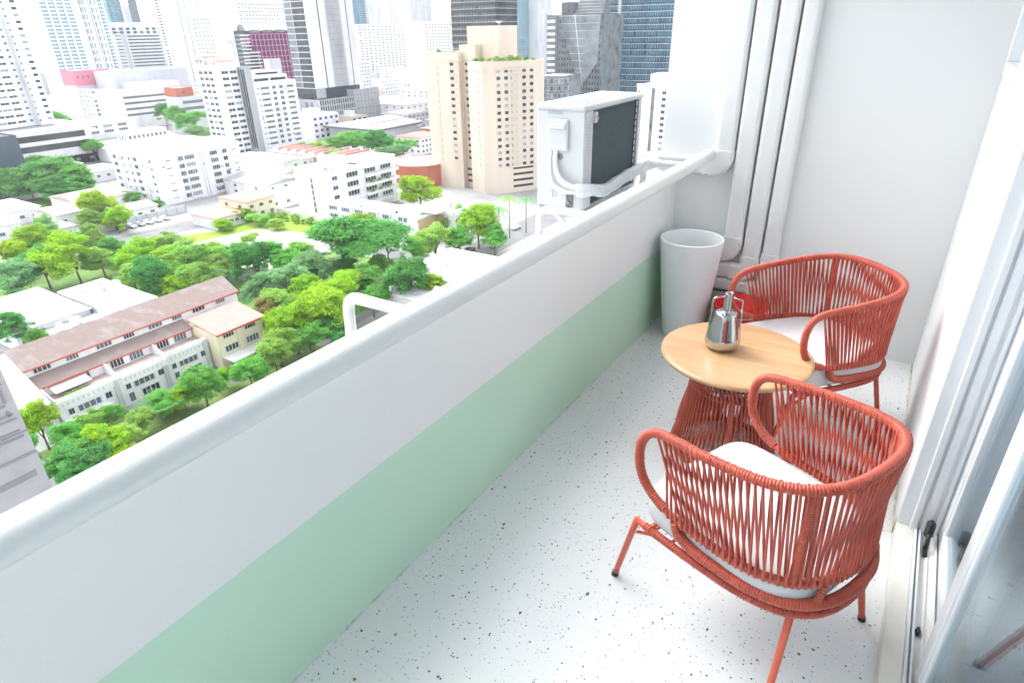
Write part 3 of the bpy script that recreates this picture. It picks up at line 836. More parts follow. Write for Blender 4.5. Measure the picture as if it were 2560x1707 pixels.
# ground with roads, yards and a vacant lot
struct('ground', MB().box(-4200, 900, -2600, 4200, G - 1, G), cm('city_ground', (0.34, 0.345, 0.34), .9, .14, .035, tint=(0.22, 0.23, 0.22), stretch=(1, 1, 1)))
def sheet(name, poly, dz, m_):
    o = struct(name, MB().add([(x, y, G + dz) for x, y in poly], [tuple(range(len(poly)))]), m_); return o
ASPH = cm('pale_asphalt', (0.20, 0.20, 0.21), .9, .1, .2, stretch=(1, 1, 1))
CONC = cm('yard_concrete', (0.46, 0.455, 0.45), .9, .12, .15, tint=(0.27, 0.265, 0.26), stretch=(1, 1, 1))
GRASSM = mat('short_grass', (0.24, 0.38, 0.05), .95, .25, .5, 0.6, 4, spec=.1)
sheet('parking_road', [(-231, 60), (-217, 60), (-211, 150), (-224, 150)], .03, ASPH)
sheet('street', [(-116, 60), (-104, 60), (-104, 260), (-116, 260)], .03, ASPH)
sheet('side_street', [(-170, 131), (-116.2, 133), (-116.2, 141), (-170, 139)], .034, ASPH)
sheet('vacant_lot', [(-197, 116), (-178, 104), (-158, 96), (-150, 128), (-172, 139), (-193, 133)], .05, CONC)
sheet('lawn', [(-210, 114), (-197.2, 112), (-197.1, 116), (-193.1, 133.1), (-172, 139.1), (-174, 151), (-203.6, 151.4), (-203.6, 124)], .06, GRASSM)
sheet('alley', [(-160, 62), (-152, 64), (-150, 90), (-156, 92)], .04, CONC)
GROVE = cm('undergrowth', (0.13, 0.23, 0.06), .95, .3, .25, tint=(0.07, 0.13, 0.04), stretch=(1, 1, 1))
sheet('grove_ground', [(-206, 82), (-158, 68), (-138, 72), (-138, 96), (-160, 91), (-196, 108)], .055, GROVE)
sheet('grove_ground', [(-150, 76), (-112, 76), (-106, 110), (-118, 131), (-158, 131), (-149, 127), (-155, 104)], .045, GROVE)
sheet('grove_ground', [(-224, 44), (-184, 50), (-182, 84), (-214, 92), (-224, 80)], .05, GROVE)
sheet('grove_ground', [(-320, 104), (-292, 104), (-290, 134), (-320, 134)], .05, GROVE)
sheet('grove_ground', [(-262, 190), (-200, 176), (-196, 226), (-258, 240)], .05, GROVE)
sheet('garden_ground', [(-113, 28), (-70, 28), (-70, 80), (-113, 80)], .02, cm('garden_soil', (0.15, 0.22, 0.07), .95, .2, .3, stretch=(1, 1, 1)))

# -------- window meshes, unit size, outward = local -y
def window_mesh(name, fr=.07, glassm=C_GLASS, mull=1, frame=C_FRAME, trans=False):
    m_ = MB(); d = .14
    m_.box(-.5, .5, -d, -.001, .5 - fr, .5).box(-.5, .5, -d, -.001, -.5, -.5 + fr)
    m_.box(-.5, -.5 + fr * .7, -d, -.001, -.5 + fr, .5 - fr).box(.5 - fr * .7, .5, -d, -.001, -.5 + fr, .5 - fr)
    for k in range(mull):
        x = -.5 + (k + 1) / (mull + 1); m_.box(x - .018, x + .018, -d * .8, -.05, -.5 + fr, .5 - fr)
    m_.add([(-.5 + fr * .7, -.04, -.5 + fr), (.5 - fr * .7, -.04, -.5 + fr), (.5 - fr * .7, -.04, .5 - fr), (-.5 + fr * .7, -.04, .5 - fr)], [(0, 1, 2, 3)], 1)
    return m_.mesh(name, [frame, glassm])
WIN = window_mesh('window', .06)
WINM = window_mesh('window_pale', .07, C_GLASSM)
WIN0 = window_mesh('window_plain', .03, C_GLASS, 0)
WIN3 = window_mesh('window_wide', .08, C_GLASSM, 3)
WIN3D = window_mesh('window_wide_dark', .08, C_GLASS, 3)
WINT = window_mesh('window_teal', .05, C_TEAL, 1)
WINP = window_mesh('slit_window', .10, mat('pale_slit', (0.50, 0.46, 0.40), .5, 0), 0, C_CREAM)

C_BLIND = mat('window_with_blind', (0.30, 0.32, 0.34), .4, .2, .3, 0, spec=.4)
ALT = {WIN.name: window_mesh('window_blind', .06, C_BLIND), WIN0.name: window_mesh('window_plain_blind', .03, C_BLIND, 0), WIN3.name: window_mesh('window_wide_blind', .08, C_BLIND, 3), WIN3D.name: WIN3, WINM.name: WIN}

def root_of(name, label, cat, poly, z0, group=None):
    c = np.mean(np.array(poly), 0)
    return thing(name, label, cat, (float(c[0]), float(c[1]), z0), 0, group)

def shell(root, poly, z0, z1, wm, rm=C_ROOFWHITE, par=.9, name='wall', t=.3):
    """walls with a raised parapet round a flat roof"""
    P = np.array(poly); c = P.mean(0)
    inn = P + (c - P) / np.linalg.norm(c - P, axis=1)[:, None] * t * 1.4
    n = len(P); m_ = MB()
    V = [(x, y, z0) for x, y in P] + [(x, y, z1) for x, y in P] + [(x, y, z1) for x, y in inn] + [(x, y, z1 - par) for x, y in inn]
    F = []
    for k in range(3):
        for i in range(n):
            j = (i + 1) % n; F.append((k * n + i, k * n + j, (k + 1) * n + j, (k + 1) * n + i))
    m_.add(V, F)
    o = part(name, m_, wm, root)
    part('roof', MB().add([(x, y, z1 - par) for x, y in inn], [tuple(range(n))]), rm, root)
    return o

def clutter(root, x0, x1, y0, y1, z, n, rr):
    """tanks, condensers and ducts on a flat roof, one part each"""
    for k in range(n):
        x, y = rr.uniform(x0 + 1, x1 - 2), rr.uniform(y0 + 1, y1 - 2); q = rr.random()
        if q < .4: part('condenser', MB().bbox(x, x + rr.uniform(.8, 1.4), y, y + rr.uniform(.7, 1.2), z + .001, z + rr.uniform(.8, 1.3), .06), C_LGREY, root)
        elif q < .65: part('water_tank', MB().lathe([(0.01, 0), (.75, 0), (.78, .15), (.78, 1.3), (.6, 1.55), (.2, 1.65), (0.01, 1.66)], (x, y, z + .001), 14), rr.choice((C_LGREY, C_WHITE2)), root)
        elif q < .85: part('roof_pipe', MB().tube(bend([(x, y, z), (x, y, z + .5), (x + rr.uniform(-1, 1), y + rr.uniform(1.5, 4), z + .5)], .2), .14, 6), C_GREY, root)
        else: part('roof_hatch', MB().bbox(x, x + 2.2, y, y + 1.8, z + .001, z + 1.9, .05), C_WHITE2, root)

def rect(x0, y0, w, d): return [(x0 - w, y0), (x0, y0), (x0, y0 + d), (x0 - w, y0 + d)]

def edge(p0, p1):
    p0, p1 = np.array(p0, float), np.array(p1, float); e = p1 - p0; L_ = np.linalg.norm(e); e /= L_
    return p0, e, L_, math.atan2(e[1], e[0]), np.array((e[1], -e[0]))

def fac(root, p0, p1, z0, z1, us, rows, ww, wh, mesh=WIN, name='window', skip=()):
    """rows of windows on the face p0 -> p1; us = positions along the face (0..1) or a count"""
    p0, e, L_, ang, nrm = edge(p0, p1)
    if isinstance(us, int): us = [(i + .5) / us for i in range(us)]
    r = Vector(root.location); wr = random.Random(int(abs(p0[0] * 7 + p0[1])) + rows)
    for j in range(rows):
        for i, u in enumerate(us):
            if (i, j) in skip: continue
            q = p0 + e * (L_ * u)
            ms = ALT.get(mesh.name, mesh) if wr.random() < .22 else mesh
            o = link(name, ms, root, (q[0] - r.x, q[1] - r.y, z0 + (z1 - z0) * (j + .5) / rows - r.z), ang, (ww, 1.0, wh))

def strips(root, p0, p1, z0, z1, rows, frac, m_, name='window_band', u0=0.02, u1=.98, proud=.06, kind=False):
    """long window bands, one part each"""
    p0, e, L_, ang, nrm = edge(p0, p1)
    ph = (z1 - z0) / rows
    for j in range(rows):
        za = z0 + ph * (j + (1 - frac) / 2); zb = za + ph * frac
        a = p0 + e * L_ * u0; b = p0 + e * L_ * u1; o = nrm * proud
        v = [(*a, za), (*b, za), (*b, zb), (*a, zb), (*(a + o), za), (*(b + o), za), (*(b + o), zb), (*(a + o), zb)]
        part(name, MB().add(v, [(4, 5, 6, 7), (0, 1, 5, 4), (1, 2, 6, 5), (2, 3, 7, 6), (3, 0, 4, 7)]), m_, root)

def ledge(root, p0, p1, z, h, out, m_, name='ledge', u0=0., u1=1.):
    p0, e, L_, ang, nrm = edge(p0, p1)
    a = p0 + e * L_ * u0; b = p0 + e * L_ * u1; o = nrm * out; i_ = -nrm * .05
    v = [(*(a + i_), z), (*(b + i_), z), (*(b + i_), z + h), (*(a + i_), z + h), (*(a + o), z), (*(b + o), z), (*(b + o), z + h), (*(a + o), z + h)]
    return part(name, MB().add(v, [(4, 5, 6, 7), (0, 1, 5, 4), (1, 2, 6, 5), (2, 3, 7, 6), (3, 0, 4, 7), (3, 2, 1, 0)]), m_, root)

def mullions(root, p0, p1, z0, z1, n, w, out, m_, name='mullion'):
    p0, e, L_, ang, nrm = edge(p0, p1)
    for k in range(n + 1):
        q = p0 + e * L_ * k / n; a = q - e * w / 2; b = q + e * w / 2; o = nrm * out
        v = [(*a, z0), (*b, z0), (*(b + o), z0), (*(a + o), z0), (*a, z1), (*b, z1), (*(b + o), z1), (*(a + o), z1)]
        part(name, MB().add(v, [(0, 1, 2, 3), (7, 6, 5, 4), (3, 2, 6, 7), (2, 1, 5, 6), (0, 3, 7, 4)]), m_, root)

def wall_units(root, p0, p1, z0, z1, n, seed):
    """air-conditioner condensers hung on a facade"""
    p0, e, L_, ang, nrm = edge(p0, p1); rr = random.Random(seed); r = Vector(root.location)
    for k in range(n):
        q = p0 + e * L_ * rr.uniform(.05, .95) + nrm * .01
        link('condenser', COND, root, (q[0] - r.x, q[1] - r.y, rr.uniform(z0, z1) - r.z), ang)
COND = MB().bbox(-.5, .5, -.45, 0, -.35, .35, .04).tube([(-.15, -.455, 0), (-.15, -.47, 0)], .27, 12, 1).mesh('condenser', [C_LGREY, C_DGREY])

def grid_stuff(root, p0, p1, z0, z1, cols, rows, fw, fh, m_, out=.08):
    """windows too small to pick apart: one part of kind stuff"""
    p0, e, L_, ang, nrm = edge(p0, p1); M = MB(); V = []; F = []
    cw, ch = L_ / cols, (z1 - z0) / rows; o = nrm * out
    rr = random.Random(cols * rows)
    for j in range(rows):
        for i in range(cols):
            if rr.random() < .05: continue
            a = p0 + e * cw * (i + .5 - fw / 2); b = p0 + e * cw * (i + .5 + fw / 2 * rr.uniform(.75, 1)); za = z0 + ch * (j + .5 - fh / 2); zb = za + ch * fh
            k = len(V); V += [(*(a + o), za), (*(b + o), za), (*(b + o), zb), (*(a + o), zb)]; F.append((k, k + 1, k + 2, k + 3))
    q = part('window_grid', M.add(V, F), m_, root); q['kind'] = 'stuff'
    return q

def hip_roof(root, x0, x1, y0, y1, z0, z1, m_, over=.5, name='roof', along='y', hip=.35):
    x0 -= over; x1 += over; y0 -= over; y1 += over; xm, ym = (x0 + x1) / 2, (y0 + y1) / 2
    if along == 'y': a, b = (xm, y0 + (y1 - y0) * hip, z1), (xm, y1 - (y1 - y0) * hip, z1)
    else: a, b = (x0 + (x1 - x0) * hip, ym, z1), (x1 - (x1 - x0) * hip, ym, z1)
    t = .22
    V = [(x0, y0, z0), (x1, y0, z0), (x1, y1, z0), (x0, y1, z0), (x0, y0, z0 + t), (x1, y0, z0 + t), (x1, y1, z0 + t), (x0, y1, z0 + t), a, b]
    if along == 'y': F = [(4, 5, 8), (5, 6, 9, 8), (6, 7, 9), (7, 4, 8, 9)]
    else: F = [(4, 5, 9, 8), (5, 6, 9), (6, 7, 8, 9), (7, 4, 8)]
    F += [(0, 1, 5, 4), (1, 2, 6, 5), (2, 3, 7, 6), (3, 0, 4, 7), (3, 2, 1, 0)]
    return part(name, MB().add(V, F), m_, root)

# ------------------------------------------------------------------ row house with the long brown roof
def row_house():
    t = thing('row_house', 'long white row house with stepped brown roofs and roof terraces', 'house', (-118, 52, G))
    ya, yb = 33.2, 76.0
    sec = [(-126.2, -46.5), (-121.6, -49.2)]                 # ridge, eave of the main roof
    m_ = MB()
    m_.box(-133, -121.9, ya + .3, yb - .3, G, -49.3)             # main body
    m_.add([(-133, ya + .3, -49.3), (-121.9, ya + .3, -49.3), (-126.2, ya + .3, -46.7)], [(0, 1, 2)])
    m_.add([(-133, yb - .3, -49.3), (-121.9, yb - .3, -49.3), (-126.2, yb - .3, -46.7)], [(0, 2, 1)])
    part('wall', m_, C_WHITE, t)
    def slope(name, xa, za, xb, zb, y0, y1, mt, th=.22):
        v = [(xa, y0, za), (xa, y1, za), (xb, y1, zb), (xb, y0, zb), (xa, y0, za - th), (xa, y1, za - th), (xb, y1, zb - th), (xb, y0, zb - th)]
        return part(name, MB().add(v, [(3, 2, 1, 0), (4, 5, 6, 7), (0, 1, 5, 4), (1, 2, 6, 5), (2, 3, 7, 6), (3, 0, 4, 7)]), mt, t)
    r1 = slope('roof', -126.2, -46.4, -121.3, -49.15, ya, yb, C_ROOFBROWN); slope('roof', -126.25, -46.4, -133.6, -49.6, ya, yb, C_ROOFBROWN)
    part('fascia', MB().box(-121.33, -121.2, ya, yb, -49.42, -49.2), C_ROOFTRIM, r1)
    r2 = slope('lower_roof', -121.85, -50.75, -119.0, -52.15, ya + .5, 62.5, C_ROOFBROWN)
    part('fascia', MB().box(-119.03, -118.93, ya + .5, 62.5, -52.42, -52.2), C_ROOFTRIM, r2)
    m_ = MB().box(-121.88, -119.5, ya + .8, 62.3, G, -52.0)
    part('upper_wall', m_, C_WHITE, t)
    # clerestory windows under the main eave
    ys_ = [36.2, 41.2, 46.8, 51.5, 56.8, 61.4, 66.3, 71.5]
    for k, y in enumerate(ys_):
        o = link('window', WIN3 if k % 3 else WIN3D, t, (-121.88 + 118, y - 52, -50.0 - G), PI / 2, (3.0 if k % 2 == 0 else 2.2, 1, 1.05))
    # terraces
    part('terrace_floor', MB().box(-119.5, -114.9, ya + .9, 62.3, -54.5, -54.2), C_ROOFBEIGE, t)
    m_ = MB().box(-119.5, -114.75, ya + .8, 62.3, G, -54.52)
    part('front_wall', m_, C_WHITE, t)
    ue = [(ya + .8, 44.2, -114.5), (44.6, 53.4, -114.1), (53.8, 62.3, -114.8)]
    for k, (y0, y1, x) in enumerate(ue):
        part('terrace_wall', MB().box(x - .01, x + .22, y0, y1, -55.0, -53.3).box(x + .22, x + .42, y0 - .05, y1 + .05, -53.9, -53.65).box(x - .05, x + .3, y0, y1, -53.3, -53.15), C_WHITE, t)
        part('party_wall', MB().add([(-119.4, y0 - .12, -54.3), (-115.2, y0 - .12, -54.3), (-115.2, y0 - .12, -53.4), (-119.4, y0 - .12, -52.1), (-119.4, y0 + .12, -54.3), (-115.2, y0 + .12, -54.3), (-115.2, y0 + .12, -53.4), (-119.4, y0 + .12, -52.1)], [(3, 2, 1, 0), (4, 5, 6, 7), (0, 1, 5, 4), (1, 2, 6, 5), (2, 3, 7, 6)]), C_WHITE, t)
        ym = (y0 + y1) / 2
        for dy, w_ in ((-2.0, 2.6), (1.7, 2.8)):
            link('terrace_door', WIN3D if dy < 0 else WIN3, t, (-119.48 + 118, ym + dy - 52, -53.15 - G), PI / 2, (w_, 1, 1.9))
        link('window', WIN3, t, (x + .02 - .24 + 118 if False else -114.74 + 118, ym - .3 - 52, -56.4 - G), PI / 2, (4.2, 1, 1.35))
        link('window', WIN3D if k else WIN3, t, (-114.74 + 118, ym + .4 - 52, -58.7 - G), PI / 2, (3.6, 1, 1.7))
        for dy, z_, w_, h_ in ((-3.2, -58.6, 1.0, 2.0), (3.0, -56.3, 1.1, 1.3), (-3.3, -56.3, .9, 1.2)):
            link('window', WIN if h_ < 1.5 else WINM, t, (-114.74 + 118, ym + dy - 52, z_ - G), PI / 2, (w_, 1, h_))
        for kk in range(9): part('baluster', MB().box(x + .221, x + .25, y0 + .6 + kk * .85, y0 + .85 + kk * .85, -54.7, -54.2), C_LGREY, t)
        part('pier', MB().box(-114.75, -114.25, y1 - .9, y1 - .1, G, -53.6), C_LGREY, t)
    part('awning', MB().add([(-119.4, 35.2, -52.6), (-119.4, 41.2, -52.6), (-116.8, 41.2, -53.1), (-116.8, 35.2, -53.1), (-119.4, 35.2, -52.7), (-119.4, 41.2, -52.7), (-116.8, 41.2, -53.2), (-116.8, 35.2, -53.2)], [(0, 3, 2, 1), (4, 5, 6, 7), (2, 3, 7, 6), (0, 4, 7, 3), (1, 2, 6, 5)]), C_ROOFWHITE, t)
    part('balcony_slab', MB().box(-114.75, -112.0, 34.2, 41.5, -57.6, -57.3).box(-112.2, -112.0, 34.2, 41.5, -57.3, -56.6), C_WHITE, t)
    # lean-to steps down the left end
    part('end_stair', MB().add([(-133, ya + .3, G), (-114.5, ya + .3, G), (-114.5, ya + .3, -53.5), (-122, ya + .3, -49.8), (-133, ya - 2.2, G), (-114.5, ya - 2.2, G), (-114.5, ya - 2.2, -55.2), (-122, ya - 2.2, -51.8), (-133, ya - 2.2, -51.8), (-133, ya + .3, -49.8)], [(4, 5, 6, 7, 8), (1, 2, 6, 5), (2, 3, 7, 6), (3, 9, 8, 7)]), C_WHITE, t)
    return t
row_house()

def red_roof_house():
    t = thing('corner_house', 'pale yellow house with a red sheet roof at the row house end', 'house', (-113, 67, G))
    y0, y1 = 62.6, 73.2
    part('wall', MB().box(-120.5, -111.2, y0, y1, G, -51.7), C_YELLOW, t)
    part('roof', MB().add([(-119.6, y0 - .5, -50.3), (-119.6, y1 + .5, -50.3), (-110.2, y1 + .5, -51.7), (-110.2, y0 - .5, -51.7), (-119.6, y0 - .5, -50.55), (-119.6, y1 + .5, -50.55), (-110.2, y1 + .5, -51.95), (-110.2, y0 - .5, -51.95)], [(3, 2, 1, 0), (4, 5, 6, 7), (0, 1, 5, 4), (1, 2, 6, 5), (2, 3, 7, 6), (3, 0, 4, 7)]), C_ROOFRED, t)
    part('fascia', MB().box(-110.19, -110.05, y0 - .5, y1 + .5, -52.05, -51.68), C_ROOFTRIM, t)
    for y, z, w_, h_, ms in ((65.2, -53.0, 2.6, .9, WIN3D), (70.4, -53.0, 2.8, .9, WIN3D), (65.4, -55.8, 3.2, 1.5, WIN3D), (70.4, -55.8, 3.2, 1.6, WIN3), (68, -58.6, 2.4, 1.8, WIN3D)):
        link('window', ms, t, (-111.19 + 113, y - 67, z - G), PI / 2, (w_, 1, h_))
    part('pilaster', MB().box(-111.2, -110.9, 67.2, 68.2, G, -52.2), C_YELLOW, t); part('pilaster', MB().box(-111.2, -110.9, 72.4, 73.2, G, -52.2), C_YELLOW, t)
    part('canopy', MB().box(-111.2, -107.6, 63.0, 73.0, -57.5, -57.25), C_WHITE, t)
red_roof_house()

# near tiled roof, mostly hidden under the parapet
t = thing('tiled_house', 'low house with faded red-brown tile roof in front of the row house', 'house', (-88, 53, G))
part('wall', MB().box(-92.5, -80, 42.5, 66, G, -55.3), C_WHITE, t)
nx, ny = 12, 40
for k in range(nx):
    xa = -93.6 + k * .62; za = -55.4 + k * .21
    part('tile_course', MB().add([(xa, 41.6, za), (xa, 67, za), (xa + .70, 67, za + .26), (xa + .70, 41.6, za + .26), (xa, 41.6, za - .09), (xa, 67, za - .09)], [(0, 3, 2, 1), (4, 5, 1, 0)]), C_ROOFBEIGE, t)
part('roof', MB().add([(-86.2, 41.6, -52.9), (-86.2, 67, -52.9), (-79, 67, -55.4), (-79, 41.6, -55.4)], [(3, 2, 1, 0)]), C_ROOFBEIGE, t)
part('gable', MB().add([(-92.5, 42.5, -55.3), (-80, 42.5, -55.3), (-86.2, 42.5, -53.1)], [(0, 1, 2)]), C_WHITE, t)
part('barge_board', MB().tube([(-93.7, 41.5, -55.35), (-86.2, 41.5, -52.8), (-79, 41.5, -55.35)], .12, 6), C_ROOFTRIM, t)

# ------------------------------------------------------------------ neighbour wall with sign-letter shadows built as dark strokes
def sign_wall():
    X = -24.0
    yR = 6.05
    t = thing('sign_wall', 'pale grey panelled wall with raised dark strokes for letter shadows at the lower left edge', 'wall', (X - 3, 0, G))
    part('wall', MB().box(X - 6, X, -14, yR, G, -7.6), mat('pale_panel', (0.34, 0.335, 0.345), .8, .05, .8), t)
    M_ = mat('panel_joint', (0.22, 0.215, 0.225), .8, .05, 2)  # joint grey, also colours the strokes that stand for letter shadows
    for z, h in ((-11.2, .10), (-12.05, .22), (-10.3, .05), (-13.1, .10), (-14.3, .1)):
        part('joint_bar', MB().box(X, X + .03, -14, yR - (.25 if h > .2 else 0), z, z + h), M_, t)
    def st(y0, y1, z0, z1): part('shadow_stroke', MB().bbox(X, X + .05, y0, y1, z0, z1, .01), M_, t)
    zt = -8.0
    st(4.95, 5.10, -10.6, -8.9)                           # the long spine
    for (ya, yb, z) in ((5.35, 5.95, -8.05), (4.4, 5.9, -8.40), (4.3, 5.45, -8.62), (5.1, 5.75, -9.18), (5.1, 5.85, -9.55), (5.1, 5.9, -9.74), (5.1, 5.85, -10.20), (4.2, 5.9, -10.44), (4.2, 5.0, -9.22), (4.3, 4.95, -10.22), (4.35, 4.95, -10.62)):
        st(ya, yb, z, z + .07)
    for (y_, za, zb) in ((5.45, -9.0, -8.45), (5.75, -9.05, -8.5), (4.75, -10.6, -10.2), (5.7, -9.55, -9.35), (4.75, -8.9, -8.45)):
        st(y_, y_ + .08, za, zb)
sign_wall()

# ------------------------------------------------------------------ cream tower
def cream_tower():
    t = thing('apartment_tower', 'cream apartment tower with rows of small windows and rooftop garden', 'apartment tower', (-155, 228, G))
    A = rect(-165.1, 219.9, 17.1, 22); Bk = rect(-158.6, 223.0, 8, 20)
    Rt = [(-158.8, 217.5), (-151.0, 215.6), (-146.1, 217.5), (-143.2, 222.0), (-137.0, 232.4), (-139, 244), (-158.8, 246)]
    shell(t, A, G, -5.9, C_CREAM, C_ROOFBEIGE, .8, 'left_wing')
    shell(t, Bk, G, -3.2, C_CREAM, C_ROOFBEIGE, .8, 'recess')
    shell(t, Rt, G, -9.0, C_CREAM, C_ROOFBEIGE, .8, 'right_wing')
    core = rect(-150.2, 227.2, 15.2, 14); shell(t, core, -10.2, 3.4, C_CREAM, C_ROOFBEIGE, .4, 'lift_core')
    shell(t, rect(-149.9, 226, 7, 6), -10.3, -4.2, C_CREAM, C_ROOFBEIGE, .4, 'stair_head')
    for p_, z in ((A, -9.6), (Rt, -12.2)):
        for i in range(len(p_) - 2 if p_ is Rt else 2): ledge(t, p_[i], p_[(i + 1)], z, .25, .18, C_CREAM, 'string_course')
    z0, z1 = -49.6, -11.2
    fac(t, Rt[2], Rt[3], z0, z1, [.3, .92], 15, 1.7, 1.3, WIN0)
    fac(t, Rt[3], Rt[4], z0, z1, [.62, .90], 15, 1.8, 1.3, WIN0)
    fac(t, Rt[3], Rt[4], z0, z1, [.28], 15, 3.0, 1.5, WINP, 'loggia')
    fac(t, Rt[3], Rt[4], z0, z1, [.16], 15, .7, 1.4, WIN0, 'loggia_door')
    for z in [z0 + k * (z1 - z0) / 15 for k in range(16)]: ledge(t, Rt[3], Rt[4], z, .16, .35, C_CREAM, 'sill_course')
    fac(t, A[0], A[1], z0 + 1, z1 + 2.2, [.80], 15, 2.0, 1.2, WIN0)
    fac(t, Bk[0], Bk[1], z0 + 1, z1 + 2.2, [.45], 15, 2.0, 1.2, WIN0)
    for z in [z0 + 1.1 + k * (z1 - z0 + 1.2) / 15 for k in range(16)]:
        ledge(t, Bk[0], Bk[1], z, .35, .5, C_CREAM, 'sill_course'); ledge(t, A[0], A[1], z, .35, .4, C_CREAM, 'sill_course', .68, .95)
    fac(t, A[0], A[1], z0, z1 + 1, [.36], 15, .7, 1.7, WINP, 'slit_window')
    fac(t, Rt[0], Rt[1], z0, z1, [.72], 15, .7, 1.7, WINP, 'slit_window')
    # open parking decks: dark strips on the wall painted as the shade inside
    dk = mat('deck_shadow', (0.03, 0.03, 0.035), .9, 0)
    for k in range(4):
        z = -58.6 + k * 2.5
        strips(t, Rt[3], Rt[4], z, z + 2.3, 1, .42, dk, 'deck_shade_strip', .18, .96)
        if k < 3: strips(t, Bk[0], Bk[1], z + .4, z + 2.7, 1, .42, dk, 'deck_shade_strip', .02, .98, .1)
    strips(t, core[0], core[1], -8.6, -6.0, 1, .8, C_GLASS, 'core_window', .66, .78); strips(t, core[0], core[1], -8.6, -6.0, 1, .8, C_GLASSM, 'core_window', .82, .94)
    part('dish', MB().lathe([(.05, 0), (.6, .12), (1.1, .42), (1.35, .8), (1.3, .8), (1.05, .46), (.55, .18), (0.02, .06)], (-153, 232, 4.2), 20).tube([(-153, 232, 3.0), (-153, 232, 4.3)], .12, 8), C_WHITE, t)
cream_tower()

# ------------------------------------------------------------------ white octagonal tower with red caps
def octagon_tower():
    x0, y0, w, d = -323.3, 218.1, 19.9, 14.5
    poly = [(x0 - w, y0 + 3), (x0 - w + 3, y0), (x0 - 2, y0), (x0, y0 + 2.0), (x0, y0 + d - 2), (x0 - 2, y0 + d), (x0 - w, y0 + d)]
    t = root_of('apartment_tower', 'slender white apartment tower capped by two pale red hip roofs', 'apartment tower', poly, G)
    shell(t, poly, G, -12.6, C_WHITE, C_ROOFWHITE, 1.0)
    z0, z1 = G + 1.5, -14.5
    fac(t, poly[1], poly[2], z0, z1, [.22, .52, .80], 14, 3.2, 1.6, WIN)
    fac(t, poly[3], poly[4], z0, z1, [.28, .76], 14, 4.3, 1.55, WIN)
    fac(t, poly[0], poly[1], z0, z1, [.5], 14, 1.2, 1.3, WIN)
    for k in range(15):
        z = z0 - .2 + k * (z1 - z0) / 14
        for i in (0, 1, 2, 3): ledge(t, poly[i], poly[i + 1], z, .3, .35, C_WHITE, 'floor_band')
    wall_units(t, poly[3], poly[4], z0, z1, 12, 7)
    a = rect(x0 - 1.2, y0 + 2.2, 8.5, 10); shell(t, a, -13.6, -10.9, C_WHITE, C_ROOFWHITE, .2, 'penthouse'); fac(t, a[0], a[1], -12.6, -11.2, [.3, .7], 1, .7, .8, WIN0)
    hip_roof(t, x0 - 9.7, x0 - 1.2, y0 + 2.2, y0 + 12.2, -10.9, -8.7, C_ROOFRED, .6, 'cap_roof', 'y', .42)
    b = rect(x0 - 11.5, y0 + 1.5, 8.0, 9); shell(t, b, -13.6, -8.6, C_WHITE, C_ROOFWHITE, .2, 'penthouse'); fac(t, b[0], b[1], -12.0, -9.2, [.3, .72], 1, 2.6, 1.7, WINT)
    hip_roof(t, x0 - 19.5, x0 - 11.5, y0 + 1.5, y0 + 10.5, -8.6, -7.0, C_ROOFRED, .5, 'cap_roof', 'y', .42)
octagon_tower()

poly = rect(-318.2, 231.5, 7.9, 4.2)
t = root_of('slab_tower', 'thin dark grey slab tower squeezed between the white towers', 'tower', poly, G)
shell(t, poly, G, -13.7, C_GREY, C_ROOFGREY, .6)
for u in (.18, .42, .66, .88): 
    p0, e, L_, ang, nrm = edge(poly[0], poly[1]); q = p0 + e * L_ * u
    part('glass_strip', MB().box(q[0] - .55, q[0] + .55, q[1] - .07, q[1] + .01, G + 4, -15), C_GREYGL if u < .5 else C_BLACKGL, t)

def balcony_tower():
    x0, y0, w, d = -322.3, 237.2, 9.0, 31.0
    poly = [(x0 - w, y0), (x0 - 1.5, y0), (x0, y0 + 1.5), (x0, y0 + d), (x0 - w - 8, y0 + d)]
    t = root_of('apartment_tower', 'white apartment tower with recessed balconies and a stepped penthouse', 'apartment tower', poly, G)
    shell(t, poly, G, -22.2, C_WHITE, C_ROOFWHITE, 1.0)
    z0, z1 = G + 3.0, -24.0
    a, b = poly[2], poly[3]
    fac(t, a, b, z0, z1, [.24], 11, 6.0, 1.35, WIN3D); fac(t, a, b, z0, z1, [.84], 11, 5.2, 1.35, WIN3D)
    fac(t, a, b, z0, z1, [.09], 11, 1.2, .6, WIN0)
    fac(t, a, b, z0, z1, [.45, .62], 11, 2.6, 1.9, WINM, 'balcony_door')
    for k in range(12):
        z = z0 + k * (z1 - z0) / 11 - .25
        ledge(t, a, b, z, .28, .5, C_WHITE, 'floor_band')
        if k < 11: ledge(t, a, b, z + .25, .75, .9, C_WHITE, 'balcony_front', .40, .68)
    fac(t, poly[0], poly[1], z0, z1, [.35, .7], 11, 1.4, 1.2, WINM)
    wall_units(t, a, b, z0, z1, 14, 5)
    p2 = rect(x0 - 1.5, y0 + 2.5, 8, 24); shell(t, p2, -23.2, -18.8, C_WHITE, C_ROOFWHITE, .5, 'penthouse'); strips(t, p2[1], p2[2], -22.6, -19.6, 1, .45, C_GLASS, 'window_band', .04, .45); strips(t, p2[1], p2[2], -22.6, -19.6, 1, .45, C_GLASS, 'window_band', .5, .96)
    p3 = rect(x0 - 2.5, y0 + 4, 6, 19); shell(t, p3, -19.3, -16.3, C_WHITE, C_ROOFWHITE, .5, 'penthouse'); strips(t, p3[1], p3[2], -19.2, -16.8, 1, .4, C_GLASS, 'window_band', .1, .9)
    p4 = rect(x0 - 4, y0 + 18, 5, 8); shell(t, p4, -19.3, -10.8, C_LGREY, C_ROOFGREY, .4, 'plant_room')
balcony_tower()

